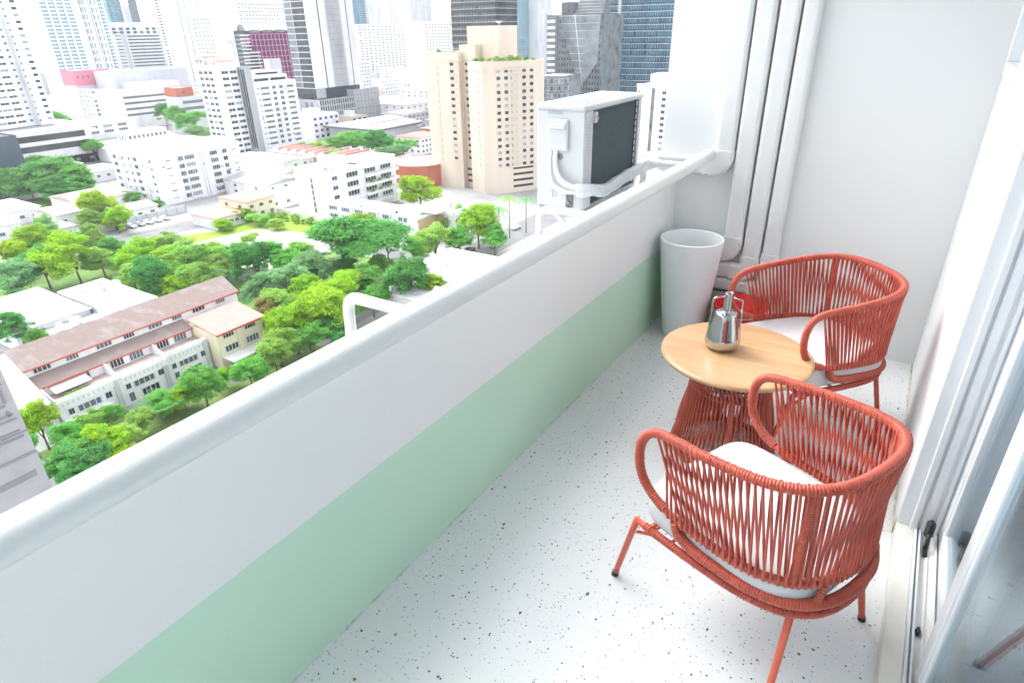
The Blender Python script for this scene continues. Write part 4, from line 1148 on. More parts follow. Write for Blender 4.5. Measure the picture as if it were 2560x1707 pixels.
# ------------------------------------------------------------------ tall tower with glass side and white panels
def panel_tower():
    x0, y0, w, d = -359.4, 315.1, 19.5, 43.8
    poly = rect(x0, y0, w, d); ZT_ = 62.0
    t = root_of('office_tower', 'tall office tower with dark glass side, white panels and grey louvre strip', 'office tower', poly, -38.8)
    shell(t, poly, -32.2, ZT_, C_LGREY, C_ROOFWHITE, 1.0)
    strips(t, poly[0], poly[1], -32.0, ZT_, 25, .86, C_GREYGL, 'glass_band', .01, .36, .07); strips(t, poly[0], poly[1], -32.0, ZT_, 25, .86, C_BLACKGL, 'glass_band', .39, .99, .09)
    for k in range(26): ledge(t, poly[0], poly[1], -32.25 + k * (ZT_ + 32) / 25, .32, .25, C_FRAME, 'spandrel')
    a, b = poly[1], poly[2]
    for u0, u1, m_, nm in ((.0, .245, C_WHITE2, 'white_panel'), (.27, .395, C_WHITE2, 'white_panel'), (.425, .70, C_GREY, 'louvre_strip'), (.73, .83, C_WHITE2, 'white_panel'), (.85, 1.0, C_WHITE2, 'white_panel')):
        strips(t, a, b, -32.2, ZT_, 1, 1.0, m_, nm, u0, u1, .3 if 'white' in nm else .12)
    strips(t, a, b, -32.2, ZT_, 1, 1.0, C_BLACKGL, 'slot', .245, .27, .05); strips(t, a, b, -32.2, ZT_, 1, 1.0, C_BLACKGL, 'slot', .83, .85, .05)
    for k in range(26): ledge(t, a, b, -32.2 + k * (ZT_ + 32) / 25, .14, .2, C_DGREY, 'louvre_joint', .425, .70)
    rc = rect(x0 - .8, y0 + .8, w - 1.6, d - 2); shell(t, rc, -38.8, -32.25, C_BLACKGL, C_DGREY, .1, 'recessed_storey')
    part('corner_core', MB().box(x0 - .75, x0 - .2, y0 + .9, y0 + 9, -38.7, -32.3), C_GREY, t)
panel_tower()
def podium():
    x0, y0 = -352.8, 310.6
    poly = rect(x0, y0, 22, 33.4)
    t = root_of('podium_building', 'grey podium with vertical louvres and planted terraces under the tall tower', 'building', poly, G)
    shell(t, poly, G, -38.8, C_GREY, C_ROOFGREY, .6)
    for k in range(5):
        z = G + 1.5 + k * 4.0
        strips(t, poly[1], poly[2], z, z + 3.2, 1, .9, C_BLACKGL, 'window_band', .02, .98, .10)
    mullions(t, poly[1], poly[2], G, -38.9, 16, .55, .7, C_LGREY, 'louvre_fin')
    strips(t, poly[0], poly[1], G + 1, -40, 1, .95, C_GREYGL, 'glass_side', .35, .5, .08); strips(t, poly[0], poly[1], G + 1, -40, 1, .95, C_GREYGL, 'glass_side', .6, .72, .08)
    ext = rect(x0 - 1, y0 + 33.45, 21, 26)
    shell(t, ext, G, -34.6, C_GREY, C_ROOFGREY, .6, 'concrete_wing')
    for k in range(5): ledge(t, ext[1], ext[2], -57 + k * 4.6, .18, .12, C_DGREY, 'panel_joint')
    mullions(t, ext[1], ext[2], -59, -35, 7, .12, .1, C_DGREY, 'panel_joint')
podium()

# ------------------------------------------------------------------ dark building with magenta grid
def magenta_block():
    x0, y0, w, d = -449.3, 334.2, 14, 45
    poly = rect(x0, y0, w, d)
    t = root_of('office_block', 'dark purple glass office block with a magenta window grid and white barrel roof', 'office block', poly, G)
    shell(t, poly, G, 4.6, C_PURPLE, C_ROOFWHITE, .5)
    a, b = poly[1], poly[2]
    for k in range(13): ledge(t, a, b, 1.8 - k * 3.95, .34, .3, C_MAGENTA, 'grid_bar', .16 if k > 3 else .02, 1.0)
    p0, e, L_, ang, nrm = edge(a, b)
    for k in range(13):
        u = .02 + k * .082; part('grid_post', MB().box(x0, x0 + .28, y0 + L_ * u - .17, y0 + L_ * u + .17, -46 if k > 1 else -6, 2.0), C_MAGENTA, t)
    for k in range(16): ledge(t, a, b, 1 - k * 2.4, .7, .8, C_WHITE2, 'sun_shelf', -.12, .06 if k < 5 else .22)
    strips(t, poly[0], poly[1], -40, 3, 14, .5, C_GREYGL, 'window_band', .02, .98)
    m_ = MB(); V = []; n = 12
    for y in (y0 + 1, y0 + 40):
        for k in range(n + 1):
            aa = PI * k / n; V.append((x0 - 6 + 6.2 * math.cos(aa), y, 4.4 + 5.2 * math.sin(aa)))
    m_.add(V, [(k, k + 1, n + 2 + k, n + 1 + k) for k in range(n)] + [tuple(range(n + 1)), tuple(reversed(range(n + 1, 2 * n + 2)))], 0, True)
    part('barrel_roof', m_, C_WHITE, t)
    part('fan_window', MB().add([(x0 - 6 + 4.6 * math.cos(PI * k / 10), y0 + .9, 4.6 + 4.2 * math.sin(PI * k / 10)) for k in range(11)], [tuple(range(11))]), C_GREYGL, t)
    for k in range(3): part('roof_window', MB().box(x0 - .2, x0 + .22, y0 + 4 + k * 12, y0 + 13 + k * 12, 3.0, 5.0), C_GREYGL, t)
magenta_block()

# ------------------------------------------------------------------ bow-fronted tower on the left edge
def bow_tower():
    x0 = -397.5; ys0, ys1 = 118.0, 159.5; Z0 = -39.5; ZT_ = 40
    arc = [(x0 - 6 + 5.6 * math.sin(PI * (k + .35) / 8.7), ys0 + (ys1 - ys0) * k / 8) for k in range(9)]
    poly = [(x0 - 24, ys0)] + arc + [(x0 - 24, ys1)]
    t = root_of('apartment_tower', 'white bow-fronted apartment tower with curved balconies at the left edge', 'apartment tower', poly, Z0)
    shell(t, poly, Z0, ZT_, C_WHITE, C_ROOFWHITE, 1)
    rows = 25; ph = (ZT_ - Z0 - 3) / rows
    for i in range(4, 8):
        a, b = arc[i], arc[i + 1]
        fac(t, a, b, Z0 + 1.2, ZT_ - 1.8, [.5] if i > 4 else [.6], rows, 4.5 if i < 7 else 1.4, 1.4, WIN)
        for k in range(rows + 1): ledge(t, a, b, Z0 + .1 + k * ph, .75, .55, C_WHITE, 'balcony_band')
    pier = rect(x0 - 1.2, 159.6, 12, 7.0)
    shell(t, pier, Z0, ZT_, C_WHITE, C_ROOFWHITE, .6, 'pier'); fac(t, pier[1], pier[2], Z0 + 1.5, ZT_ - 1.5, [.72], rows, 2.3, 1.25, WIN0); fac(t, pier[1], pier[2], Z0 + 1.0, ZT_ - 2.0, [.04], rows, .9, 1.0, WINM)
bow_tower()
poly = rect(-388, 112, 34, 66)
t = root_of('podium_building', 'white planted podium deck at the foot of the bow-fronted tower', 'building', poly, G)
shell(t, poly, G, -39.6, C_WHITE2, C_ROOFGREY, .2); ledge(t, poly[1], poly[2], -40.9, 1.2, .5, C_WHITE, 'deck_edge')
strips(t, poly[1], poly[2], -52, -42, 2, .6, C_BLACKGL, 'window_band', .05, .95)

# ------------------------------------------------------------------ far high-rises
def simple_tower(name, label, poly, z0, z1, wm, faces, roof=C_ROOFWHITE, cat='tower'):
    t = root_of(name, label, cat, poly, z0)
    shell(t, poly, z0, z1, wm, roof, .8)
    for (i, cols, rows, fw, fh, gm) in faces:
        grid_stuff(t, poly[i], poly[(i + 1) % len(poly)], max(z0, -58), z1 - 1.5, cols, rows, fw, fh, gm)
    return t
P_ = rect(-685, 303, 30, 56)
t = simple_tower('condominium_tower', 'tall pale condominium tower with teal balconies and dark vertical slots', P_, G, 66, C_WHITE, [])
fa, fb = P_[1], P_[2]
for c_ in range(4):
    u = .06 + c_ * .125
    fac(t, fa, fb, -26, 64, [u], 30 if c_ < 4 else 15, 5.2, 2.0, WINT, 'balcony_glass')
fac(t, fa, fb, -26, 64, [.62, .68, .80, .86], 15, 1.5, 4.2, WINT, 'tall_window')
fac(t, fa, fb, -26, 64, [.94], 30, 4.4, 2.0, WINT, 'balcony_glass')
for u in (.095, .22, .345, .60, .64, .75, .78, .915): strips(t, fa, fb, -26, 66, 1, 1, C_DGREY, 'slot', u, u + .010, .12)
strips(t, P_[0], P_[1], -26, 66, 1, 1.0, C_LGREY, 'side_panel', .1, .9)
P_ = rect(-778, 408, 40, 68)
t = simple_tower('office_slab', 'grey concrete office slab with long horizontal window bands', P_, G, 13.0, C_LGREY, [], C_ROOFGREY, 'office block')
strips(t, P_[1], P_[2], -50, 4, 16, .46, C_BLACKGL, 'window_band', .24, .78); strips(t, P_[1], P_[2], -50, 8, 17, .40, C_GREYGL, 'window_band', .82, .96); strips(t, P_[1], P_[2], -50, 8, 17, .40, C_GREYGL, 'window_band', .04, .14)
strips(t, P_[1], P_[2], -56, 12, 1, 1, C_GREY, 'recess_strip', .15, .22, .05); grid_stuff(t, P_[1], P_[2], 4.5, 11.5, 9, 2, .6, .7, C_BLACKGL)
shell(t, rect(-782, 420, 25, 40), 12, 16.5, C_LGREY, C_ROOFGREY, .4, 'plant_room')
simple_tower('condominium_tower', 'white grid-windowed high-rise just right of the grey office slab', rect(-775, 463, 36, 34), G, 66, C_WHITE, [(1, 6, 40, .62, .5, C_BLACKGL)], cat='tower')
simple_tower('glass_tower', 'dark blue glass tower rising behind the grey office slab', rect(-861, 492, 20, 24), G, 66, C_NAVY, [(1, 5, 30, .7, .6, C_BLUEGL)])
simple_tower('glass_tower', 'pale teal tower beside the dark blue glass one', rect(-905, 478, 20, 18), G, 60, C_TEAL, [(1, 3, 34, .5, .4, C_GREYGL)])
simple_tower('slab_tower', 'small grey tower far behind the condominium tower', rect(-956, 536, 20, 22), G, 41, C_GREY, [(1, 5, 26, .6, .5, C_BLACKGL)])
P_ = rect(-552.7, 378.8, 29.4, 25.6)
t = simple_tower('apartment_slab', 'white slab block with a dark tree silhouette painted on its blank wall', P_, G, 19.3, C_WHITE, [], cat='apartment tower')
fac(t, P_[0], P_[1], -40, 16, [.12, .3, .5, .68, .86], 17, 3.2, 1.3, WINM)
shell(t, [(-552.6, 378.9), (-550, 378.9), (-550, 404), (-552.6, 404)], G, 48, C_WHITE, C_ROOFWHITE, .3, 'blank_wall')
tm = MB(); rr = random.Random(4)
tm.tube([(-549.8, 394.5, -16), (-549.8, 394.2, -7), (-549.8, 393.0, -3)], [.45, .35, .1], 6)
for k in range(46):
    a = rr.uniform(0, 2 * PI); q = rr.random() ** .5
    tm.box(-549.95, -549.8, 393.4 + 5.2 * q * math.cos(a) - .35, 393.4 + 5.2 * q * math.cos(a) + .35, -4 + 4.0 * q * math.sin(a) - .3, -4 + 4.0 * q * math.sin(a) + .3)
o_ = part('tree_mural', tm, C_LGREY, t); o_['kind'] = 'stuff'
simple_tower('apartment_slab', 'far white apartment block with thin window rows behind the magenta grid', rect(-642, 474, 30, 64), G, 34, C_WHITE, [(1, 16, 26, .6, .35, C_BLACKGL)], cat='apartment tower')
simple_tower('apartment_slab', 'white tower with grey vertical fins behind the painted slab', rect(-700, 440, 24, 30), G, 66, C_WHITE, [(1, 4, 2, .25, .98, C_GREY)], cat='tower')
simple_tower('hotel_block', 'broad white hotel block with an even grid of small dark windows', rect(-620.4, 624, 30, 86), G, 11.0, C_WHITE, [(1, 11, 22, .55, .36, C_BLACKGL)], cat='hotel')
simple_tower('apartment_slab', 'white gridded block left of the black glass tower', rect(-467, 567, 28, 52), G, 11.0, C_WHITE, [(1, 10, 23, .5, .4, C_BLACKGL)], cat='apartment tower')
simple_tower('slab_tower', 'narrow blue glass tower on the skyline right of the panelled tower', rect(-772, 783, 16, 13), G, 66, C_BLUEGL, [(1, 2, 40, .9, .5, C_TEAL)])
simple_tower('slab_tower', 'grey condominium tower on the skyline above the hotel block', rect(-766, 797, 20, 28), G, 66, C_LGREY, [(1, 6, 40, .6, .5, C_GREY)])
simple_tower('slab_tower', 'slim dark grid tower alone on the far skyline', rect(-772, 852, 20, 22), G, 66, C_WHITE2, [(1, 5, 40, .55, .6, C_DGREY)])
simple_tower('slab_tower', 'dark grey slab on the far skyline left of the black tower', rect(-769, 925, 24, 30), G, 66, C_GREY, [(1, 6, 40, .5, .5, C_LGREY)])
simple_tower('slab_tower', 'pale blue far tower between black tower and faceted tower', rect(-476, 763, 18, 30), G, 66, C_TEAL, [(1, 6, 40, .6, .5, C_GREYGL)])
simple_tower('slab_tower', 'ribbed grey far tower left of the faceted glass tower', rect(-463, 795, 20, 40), G, 66, C_LGREY, [(1, 7, 3, .35, .97, C_GREY)])
simple_tower('slab_tower', 'white stepped block in front of the far skyline above the cream tower', rect(-640, 720, 30, 40), G, 2, C_WHITE, [(1, 8, 20, .5, .4, C_BLACKGL)])

# black glass tower
P_ = rect(-249.3, 374.6, 36, 26)
t = root_of('glass_tower', 'black glass tower with thin floor lines behind the cream tower', 'office tower', P_, G)
shell(t, P_, G, 62, C_BLACKGL, C_DGREY, .5)
for i, gm in ((0, C_BLACKGL), (1, C_BLACKGL)):
    for k in range(30): ledge(t, P_[i], P_[i + 1], -56 + k * 3.9, .35, .2, C_GREY, 'floor_line')
grid_stuff(t, P_[0], P_[1], -50, 60, 16, 28, .5, .55, C_GREYGL); grid_stuff(t, P_[1], P_[2], -50, 60, 12, 28, .4, .45, C_GREYGL)
# blue curtain-wall tower
P_ = rect(-150.0, 453.4, 60, 40)
t = root_of('glass_tower', 'blue curtain wall tower with pale floor lines beside the end wall', 'office tower', P_, G)
shell(t, P_, G, 62, C_BLUEGL, C_DGREY, .5)
for k in range(30): ledge(t, P_[0], P_[1], -56 + k * 3.95, .32, .3, C_FRAME, 'floor_line')
grid_stuff(t, P_[0], P_[1], -56, 60, 34, 29, .42, .62, C_TEAL, .06); grid_stuff(t, P_[0], P_[1], -56, 60, 30, 29, .3, .7, C_NAVY, .09)
part('stone_strip', MB().box(-199.5, -197.2, 453.1, 453.5, -56, 62), C_LGREY, t)
part('edge_fin', MB().box(-210.6, -210.0, 452.6, 455, -56, 62), C_TAN, t)
# faceted tower
P_ = rect(-185.9, 398.8, 40.9, 34)
t = root_of('glass_tower', 'grey glass tower with a slanted diamond facet and rooftop louvres', 'office tower', P_, G)
shell(t, P_, G, 9.8, C_GREYGL, C_DGREY, .5)
for k in range(19): ledge(t, P_[0], P_[1], -58 + k * 3.6, .3, .2, C_DGREY, 'floor_line', .24, 1.)
grid_stuff(t, P_[0], P_[1], -58, 8, 20, 18, .5, .55, C_BLACKGL)
part('stone_pier', MB().box(-226.9, -225.2, 398.2, 399, G, 11), C_LGREY, t); part('dark_pier', MB().box(-218.6, -217.0, 398.3, 399, G, 9.5), C_DGREY, t)
strips(t, P_[0], P_[1], -58, 8, 18, .5, C_WHITE2, 'panel_band', .045, .19, .25)
FZ = [(-218, 397.9, 9.6), (-203, 393.5, 9.6), (-186.5, 397.9, 9.6), (-190, 398.0, -22), (-198, 397.9, -32)]
part('facet', MB().add([(-216, 398.4, 9.4), (-202.5, 394.0, 9.4), (-197.5, 397.2, -31.5), (-201, 398.5, -31.5)], [(0, 3, 2, 1)]).add([(-202.5, 394.0, 9.4), (-186.4, 398.4, 9.4), (-188, 398.5, -18), (-197.5, 397.2, -31.5)], [(0, 3, 2, 1)]).add([(-216, 398.4, 9.4), (-202.5, 394.0, 9.4), (-186.4, 398.4, 9.4)], [(0, 1, 2)]), mat('pale_facet_glass', (0.22, 0.25, 0.26), .12, .25, .12, 0, spec=.6), t)
for k in range(9):
    q = k / 9; part('facet_line', MB().tube([(-216 + 15 * q * .95, 398.3 - .0, 9 - 39 * q), (-202.3 + 4.6 * q, 393.8 + 3.2 * q, 9 - 39 * q), (-186.5 - 8 * q, 398.2, 9 - 39 * q)], .16, 4), C_LGREY, t)
part('facet_edge', MB().tube([(-202.5, 393.8, 9.6), (-197.5, 397.0, -31.5)], .28, 4), C_FRAME, t)
part('roof_louvre', MB().add([(-207, 402, 10), (-187, 402, 10), (-190, 414, 24), (-207, 414, 24), (-207, 414, 10), (-187, 414, 10)], [(0, 1, 2, 3), (1, 5, 2), (0, 3, 4), (3, 2, 5, 4)]), C_DGREY, t)
for k in range(8): part('louvre_blade', MB().tube([(-207, 401.8 + k * 1.5, 10.4 + k * 1.75), (-187.3 - .37 * k, 401.8 + k * 1.5, 10.4 + k * 1.75)], .18, 4), C_GREY, t)
part('roof_pavilion', MB().box(-216, -208, 401, 410, 9.6, 17).box(-214, -210, 400.4, 401, 12, 15.5), C_DGREY, t)
# small curved glass building and white tower behind the air conditioner
c_ = [( -197 + 9.2 * math.cos(a), 358 + 8.5 * math.sin(a)) for a in np.linspace(-2.6, .6, 14)] + [(-186, 372), (-206, 372)]
t = root_of('glass_pavilion', 'small curved glass building below the faceted tower', 'building', c_, G)
shell(t, c_, G, -23.0, C_GREYGL, C_ROOFWHITE, .3); 
for i in range(3, 13): fac(t, c_[i], c_[i + 1] if i < 13 else c_[0], -56, -24, [.5], 8, 1.2, 2.6, WIN0 if i % 2 else WINM, 'glass_panel')
P_ = rect(-113.0, 325.9, 17.5, 26)
t = root_of('apartment_tower', 'white apartment tower with grey corner strip just past the air conditioner', 'apartment tower', P_, G)
shell(t, P_, G, -24.6, C_WHITE, C_ROOFWHITE, .9)
fac(t, P_[0], P_[1], -57, -26.5, [.08], 10, .9, 1.4, WIN0); fac(t, P_[0], P_[1], -57, -26.5, [.84], 10, 2.2, 1.7, WIN)
strips(t, P_[0], P_[1], -57, -26, 1, 1, C_GREYGL, 'corner_strip', .46, .56, .08)
for k in range(11): ledge(t, P_[0], P_[1], -57 + k * 3.05, .22, .15, C_WHITE, 'floor_band', 0, .45)
ledge(t, P_[0], P_[1], -25.2, 1.2, .8, C_WHITE, 'cornice')
shell(t, rect(-113.2, 330, 12, 14), -25.5, -19.5, C_WHITE, C_ROOFWHITE, .4, 'roof_house'); part('roof_window', MB().box(-116, -113.4, 329.8, 330, -23.5, -21.2), C_BLUEGL, t)

# ------------------------------------------------------------------ mid-distance white blocks
def white_block():
    x0, y0, w, d = -254.2, 137.0, 34.5, 38.0
    poly = rect(x0, y0, w, d)
    t = root_of('apartment_block', 'big white seven-storey block with flat roof and corner balconies', 'apartment block', poly, G)
    shell(t, poly, G, -39.7, C_WHITE, C_ROOFWHITE, .8)
    z0, z1 = G + .8, -41.4; n = 6
    a, b = poly[1], poly[2]
    fac(t, a, b, z0, z1, [.25, .28], n, 1.2, 1.9, WINM); fac(t, a, b, z0, z1, [.37], n, 4.6, 1.9, WIN3); fac(t, a, b, z0, z1, [.66], n, 3.8, 1.9, WIN3D); fac(t, a, b, z0, z1, [.80], n, 2.2, 1.9, WINM); fac(t, a, b, z0, z1, [.12, .92], n, 2.2, .35, WIN0, 'vent_slot')
    fac(t, poly[0], poly[1], z0, z1, [.10, .55], n, 2.6, 1.6, WINM); fac(t, poly[0], poly[1], z0, z1, [.28, .42], n, 1.2, 1.4, WIN); fac(t, poly[0], poly[1], z0, z1, [.86], n, 1.6, 1.3, WINM)
    for u in (.185, .49, .68): strips(t, poly[0], poly[1], G, -41, 1, 1, C_LGREY, 'recess_strip', u, u + .03, .04)
    for u in (.48, .515): strips(t, a, b, G, -40.5, 1, 1, C_LGREY, 'recess_strip', u, u + .018, .05)
    for k in range(n + 1):
        z = z0 + k * (z1 - z0) / n - .3
        ledge(t, a, b, z, .16, .12, C_WHITE, 'floor_line', 0, .2); ledge(t, a, b, z + .2, .8, .7, C_WHITE, 'balcony_front', .30, .44); ledge(t, a, b, z + .2, .8, .7, C_WHITE, 'balcony_front', .60, .72)
        ledge(t, poly[0], poly[1], z, .3, .6, C_WHITE, 'balcony_front', .5, .62)
    for i in (0, 1): ledge(t, poly[i], poly[i + 1], -40.9, 1.1, .7, C_WHITE, 'cornice')
    wall_units(t, a, b, z0 + 1, z1 - 1, 16, 3); wall_units(t, poly[0], poly[1], z0 + 1, z1 - 1, 14, 4)
    p2 = rect(x0 - 13, y0 + 4, 20, 20); shell(t, p2, -40.6, -37.0, C_WHITE, C_ROOFWHITE, .4, 'roof_house')
    p3 = rect(x0 - 26, y0 + 5, 8, 17); shell(t, p3, -40.6, -33.6, C_WHITE, C_ROOFWHITE, .4, 'stair_head'); fac(t, p3[0], p3[1], -39.5, -34.5, [.25, .5, .75], 1, .8, 4, WIN0); fac(t, p3[1], p3[2], -37, -34.6, 9, 1, 1.1, 1.5, WINM)
    clutter(t, x0 - 12, x0 - 1, y0 + 2, y0 + d - 2, -40.5, 9, random.Random(5)); clutter(t, x0 - 33, x0 - 1, y0 + 26, y0 + d - 2, -40.5, 8, random.Random(6))
    part('dish', MB().lathe([(.05, 0), (.5, .1), (1.0, .4), (.95, .42), (.45, .16), (0.02, .06)], (x0 - 9, y0 + 3, -39.6), 16).tube([(x0 - 9, y0 + 3, -40.6), (x0 - 9, y0 + 3, -39.5)], .1, 6), C_LGREY, t)
white_block()

def stair_block():
    x0, y0, w, d = -176.6, 153.8, 17.0, 36.0
    poly = rect(x0, y0, w, d)
    t = root_of('apartment_block', 'white block with blank stair wall and planted wavy balconies', 'apartment block', poly, G)
    shell(t, poly, G, -42.2, C_WHITE, C_ROOFWHITE, .7)
    fac(t, poly[0], poly[1], G + 2, -45, [.52], 6, 1.1, 2.0, WINM)
    a, b = poly[1], poly[2]
    fac(t, a, b, G + 3, -43.4, [.10], 4, 2.6, 1.5, WIN); fac(t, a, b, G + 3, -43.4, [.34, .60, .84], 4, 6.2, 2.0, WIN3D)
    for k in range(5):
        z = G + 2.6 + k * 3.4
        ledge(t, a, b, z, 1.0, 1.5, C_WHITE, 'balcony_front', .22, .46); ledge(t, a, b, z, 1.0, 2.4, C_WHITE, 'balcony_front', .48, .98)
    shell(t, rect(x0 - 4.5, y0 + 8, 8, 7), -43.2, -39.2, C_WHITE, C_ROOFWHITE, .3, 'roof_house')
    clutter(t, x0 - 16, x0 - 2, y0 + 1, y0 + 15, -42.9, 6, random.Random(9))
    part('flat_roof', MB().box(x0 - 14, x0 + .3, y0 + 17, y0 + d + .3, -42.25, -41.7), C_ROOFWHITE, t)
stair_block()

def three_storey():
    x0, y0, w, d = -131.0, 148.4, 40.5, 10.5
    poly = rect(x0, y0, w, d)
    t = root_of('office_building', 'low white three-storey building with tan end wall beside the street', 'building', poly, G)
    shell(t, poly, G, -51.6, C_WHITE, C_ROOFWHITE, .6)
    a, b = poly[0], poly[1]
    for k in range(3):
        z = G + .3 + k * 2.75
        fac(t, a, b, z + .5, z + 2.3, [.06, .21, .36, .52, .68, .85], 1, 4.0, 1.5, WIN3 if k != 1 else WIN3D)
    for k in range(4): ledge(t, a, b, G + .1 + k * 2.75, .45, .35, C_WHITE, 'floor_band')
    mullions(t, a, b, G, -51.7, 7, .35, .45, C_WHITE, 'pier')
    wall_units(t, a, b, G + 1, -53, 10, 6)
    part('end_wall', MB().box(x0 - .02, x0 + .16, y0 + .2, y0 + d - .2, G, -52.3), C_TAN, t)
    shell(t, rect(x0 - 3, y0 + 3, 9, 6), -52.4, -50.2, C_WHITE, C_ROOFWHITE, .2, 'roof_house')
    part('roof_canopy', MB().box(x0 - 6, x0 + 3.5, y0 + 5.5, y0 + 13, -51.2, -50.9), C_ROOFWHITE, t)
    clutter(t, x0 - 38, x0 - 14, y0 + 1, y0 + d - 1, -52.2, 12, random.Random(8))
    for k in range(5): part('roof_vent', MB().bbox(x0 - 12 - k * 5.5, x0 - 10.6 - k * 5.5, y0 + 3, y0 + 4.4, -52.2, -51.2, .08), C_LGREY, t)
three_storey()

t = root_of('office_building', 'small white flat-roofed building with rooftop machinery behind the street trees', 'building', rect(-124.5, 159.2, 15, 14), G)
P_ = rect(-124.5, 159.2, 15, 14); shell(t, P_, G, -50.8, C_WHITE, C_ROOFWHITE, .7); ledge(t, P_[0], P_[1], -52.4, 1.5, .6, C_WHITE, 'cornice'); ledge(t, P_[1], P_[2], -52.4, 1.5, .6, C_WHITE, 'cornice')
part('tan_panel', MB().box(-134, -128.5, 159.0, 159.25, G, -52.6), C_TAN, t); fac(t, P_[0], P_[1], G + 1, -53, [.8], 2, 1.4, 2.4, WIN)
fac(t, P_[1], P_[2], G + .8, -53, 4, 2, 2.2, 1.6, WINM)
for k in range(4): part('roof_machine', MB().bbox(-136 + k * 2.4, -134.4 + k * 2.4, 164 + (k % 2) * 2, 165.6 + (k % 2) * 2, -51.5, -50.0, .08), C_LGREY, t)

# round terracotta hall
c_ = [(-191 + 13.5 * math.cos(a), 222 + 13.5 * math.sin(a)) for a in np.linspace(0, 2 * PI, 40, endpoint=False)]
t = root_of('round_hall', 'round terracotta-clad hall beside the cream tower foot', 'building', c_, G)
shell(t, c_, G, -50.6, C_BRICK, C_ROOFWHITE, .3)
for k in range(0, 40, 4): part('seam', MB().tube([(c_[k][0] * 1.0 + .05 * math.cos(2 * PI * k / 40), c_[k][1] + .05 * math.sin(2 * PI * k / 40), G), (c_[k][0], c_[k][1], -50.7)], .14, 4), C_DGREY, t)

# wide dark-eaved hall in the middle distance
t = root_of('hall', 'wide low hall with a dark sheet roof and white ridge below the podium', 'building', rect(-283, 291, 46, 42), G)
part('wall', MB().box(-327, -285, 293, 331, G, -51.5), C_LGREY, t)
hip_roof(t, -327, -284, 292, 332, -51.5, -47.5, C_ROOFGREY, 1.6, 'roof', 'y', .1)
part('dark_fascia', MB().box(-283.0, -282.2, 290.4, 333.6, -52.4, -51.5).box(-328.6, -282.2, 289.6, 290.4, -52.4, -51.5), C_DGREY, t)
part('skylight_strip', MB().add([(-298, 296, -48.55), (-294, 296, -49.0), (-294, 328, -49.0), (-298, 328, -48.55)], [(0, 1, 2, 3)]), C_ROOFWHITE, t)

# ------------------------------------------------------------------ low houses
def house(label, x0, x1, y0, y1, h, rise, wm, rm, along='y', hip=.0, wins=((1, 3),), name='house', over=.5):
    t = thing(name, label, 'house', ((x0 + x1) / 2, (y0 + y1) / 2, G))
    part('wall', MB().box(x0, x1, y0, y1, G, G + h), wm, t)
    if rise > 0: hip_roof(t, x0, x1, y0, y1, G + h - .15, G + h + rise, rm, over, 'roof', along, hip)
    else:
        part('roof', MB().box(x0 - over, x1 + over, y0 - over, y1 + over, G + h, G + h + .35), rm, t)
        clutter(t, x0, x1, y0, y1, G + h + .35, 6, random.Random(int(-x0 * 3)))
    pl = [(x0, y0), (x1, y0), (x1, y1), (x0, y1)]
    for i, n in wins:
        rows = max(1, int(h // 3)); fac(t, pl[i], pl[(i + 1) % 4], G + .5, G + h - .4, n, rows, 1.7, 1.3, WINM if i else WIN)
    return t
house('broad grey-white hip-roofed hall behind the left end of the row house', -182, -156, 44, 59.5, 5.2, 2.2, C_WHITE2, C_ROOFGREY, 'x', .3, ((1, 5),))
house('white flat-roofed shed behind the row house ridge', -171.5, -147.5, 60.5, 70.5, 5.6, 0, C_WHITE, C_ROOFWHITE, wins=((1, 2),))
house('low white lean-to beside the hip-roofed hall', -154.5, -147, 48.5, 60.0, 3.6, 0, C_WHITE, C_ROOFWHITE, wins=())
house('house with faded brown roof under the big dark-leaved tree', -289, -266.5, 110, 131, 5.4, 1.6, C_WHITE2, C_ROOFBEIGE, 'y', .0, ((1, 3),))
house('small brown-roofed house nearest the parking road', -273, -256, 97, 112, 5, 1.6, C_WHITE, C_ROOFBEIGE, 'y', .0, ((1, 3),))
house('white flat-roofed house at the left edge below the big tree', -300, -277, 88, 101, 5, 0, C_WHITE2, C_ROOFWHITE, wins=((1, 3),))
house('tiny white cottage with beige roof behind the parked cars', -255, -243, 117.5, 127, 4, 1, C_WHITE, C_ROOFBEIGE, 'y', 0, ((1, 2),))
house('white canopy-roofed house left of the big white block', -347, -329, 146, 160, 5, 1.2, C_WHITE2, C_ROOFWHITE, 'y', .2, ((1, 3),))
house('long low grey-roofed house behind the big tree', -410, -388, 150, 178, 5, .8, C_WHITE2, C_ROOFGREY, 'y', .1, ((1, 4),))
house('pale pink-roofed house right of the slate blue block', -424, -402, 148, 160, 5, 1.2, C_WHITE2, C_ROOFRED, 'y', .2, ((1, 2),))
house('lower pale red-roofed villa beside the vacant lot', -219, -204, 125.5, 137, 4, 1.2, C_WHITE2, C_ROOFRED, 'y', .25, ((1, 5),))
house('upper red-roofed villa above the vacant lot', -220, -204, 138.5, 151, 7, 1.4, C_YELLOW, C_ROOFRED, 'y', .25, ((1, 3), (0, 2)))
house('long white house with a dark window strip beyond the lawn', -221, -209, 152, 170, 4.4, 0, C_WHITE, C_ROOFWHITE, wins=((1, 3),))
house('white market hall with a sawtooth look behind the red villas', -290, -256, 196, 214, 6.5, 1.6, C_WHITE, C_ROOFWHITE, 'x', .0, ((1, 3),))
house('grey-roofed workshop left of the white stair block', -252, -224, 163, 182, 6, 1.6, C_WHITE, C_ROOFGREY, 'x', .0, ((1, 3), (0, 2)))
house('white flat roof with a dark slot just beyond the parapet', -105, -88, 112, 132, 7, 0, C_WHITE, C_ROOFWHITE, wins=((0, 2),))
house('second white flat roof in front of the slotted one', -103, -86, 102, 111, 5, 0, C_WHITE, C_ROOFWHITE, wins=((0, 2),))
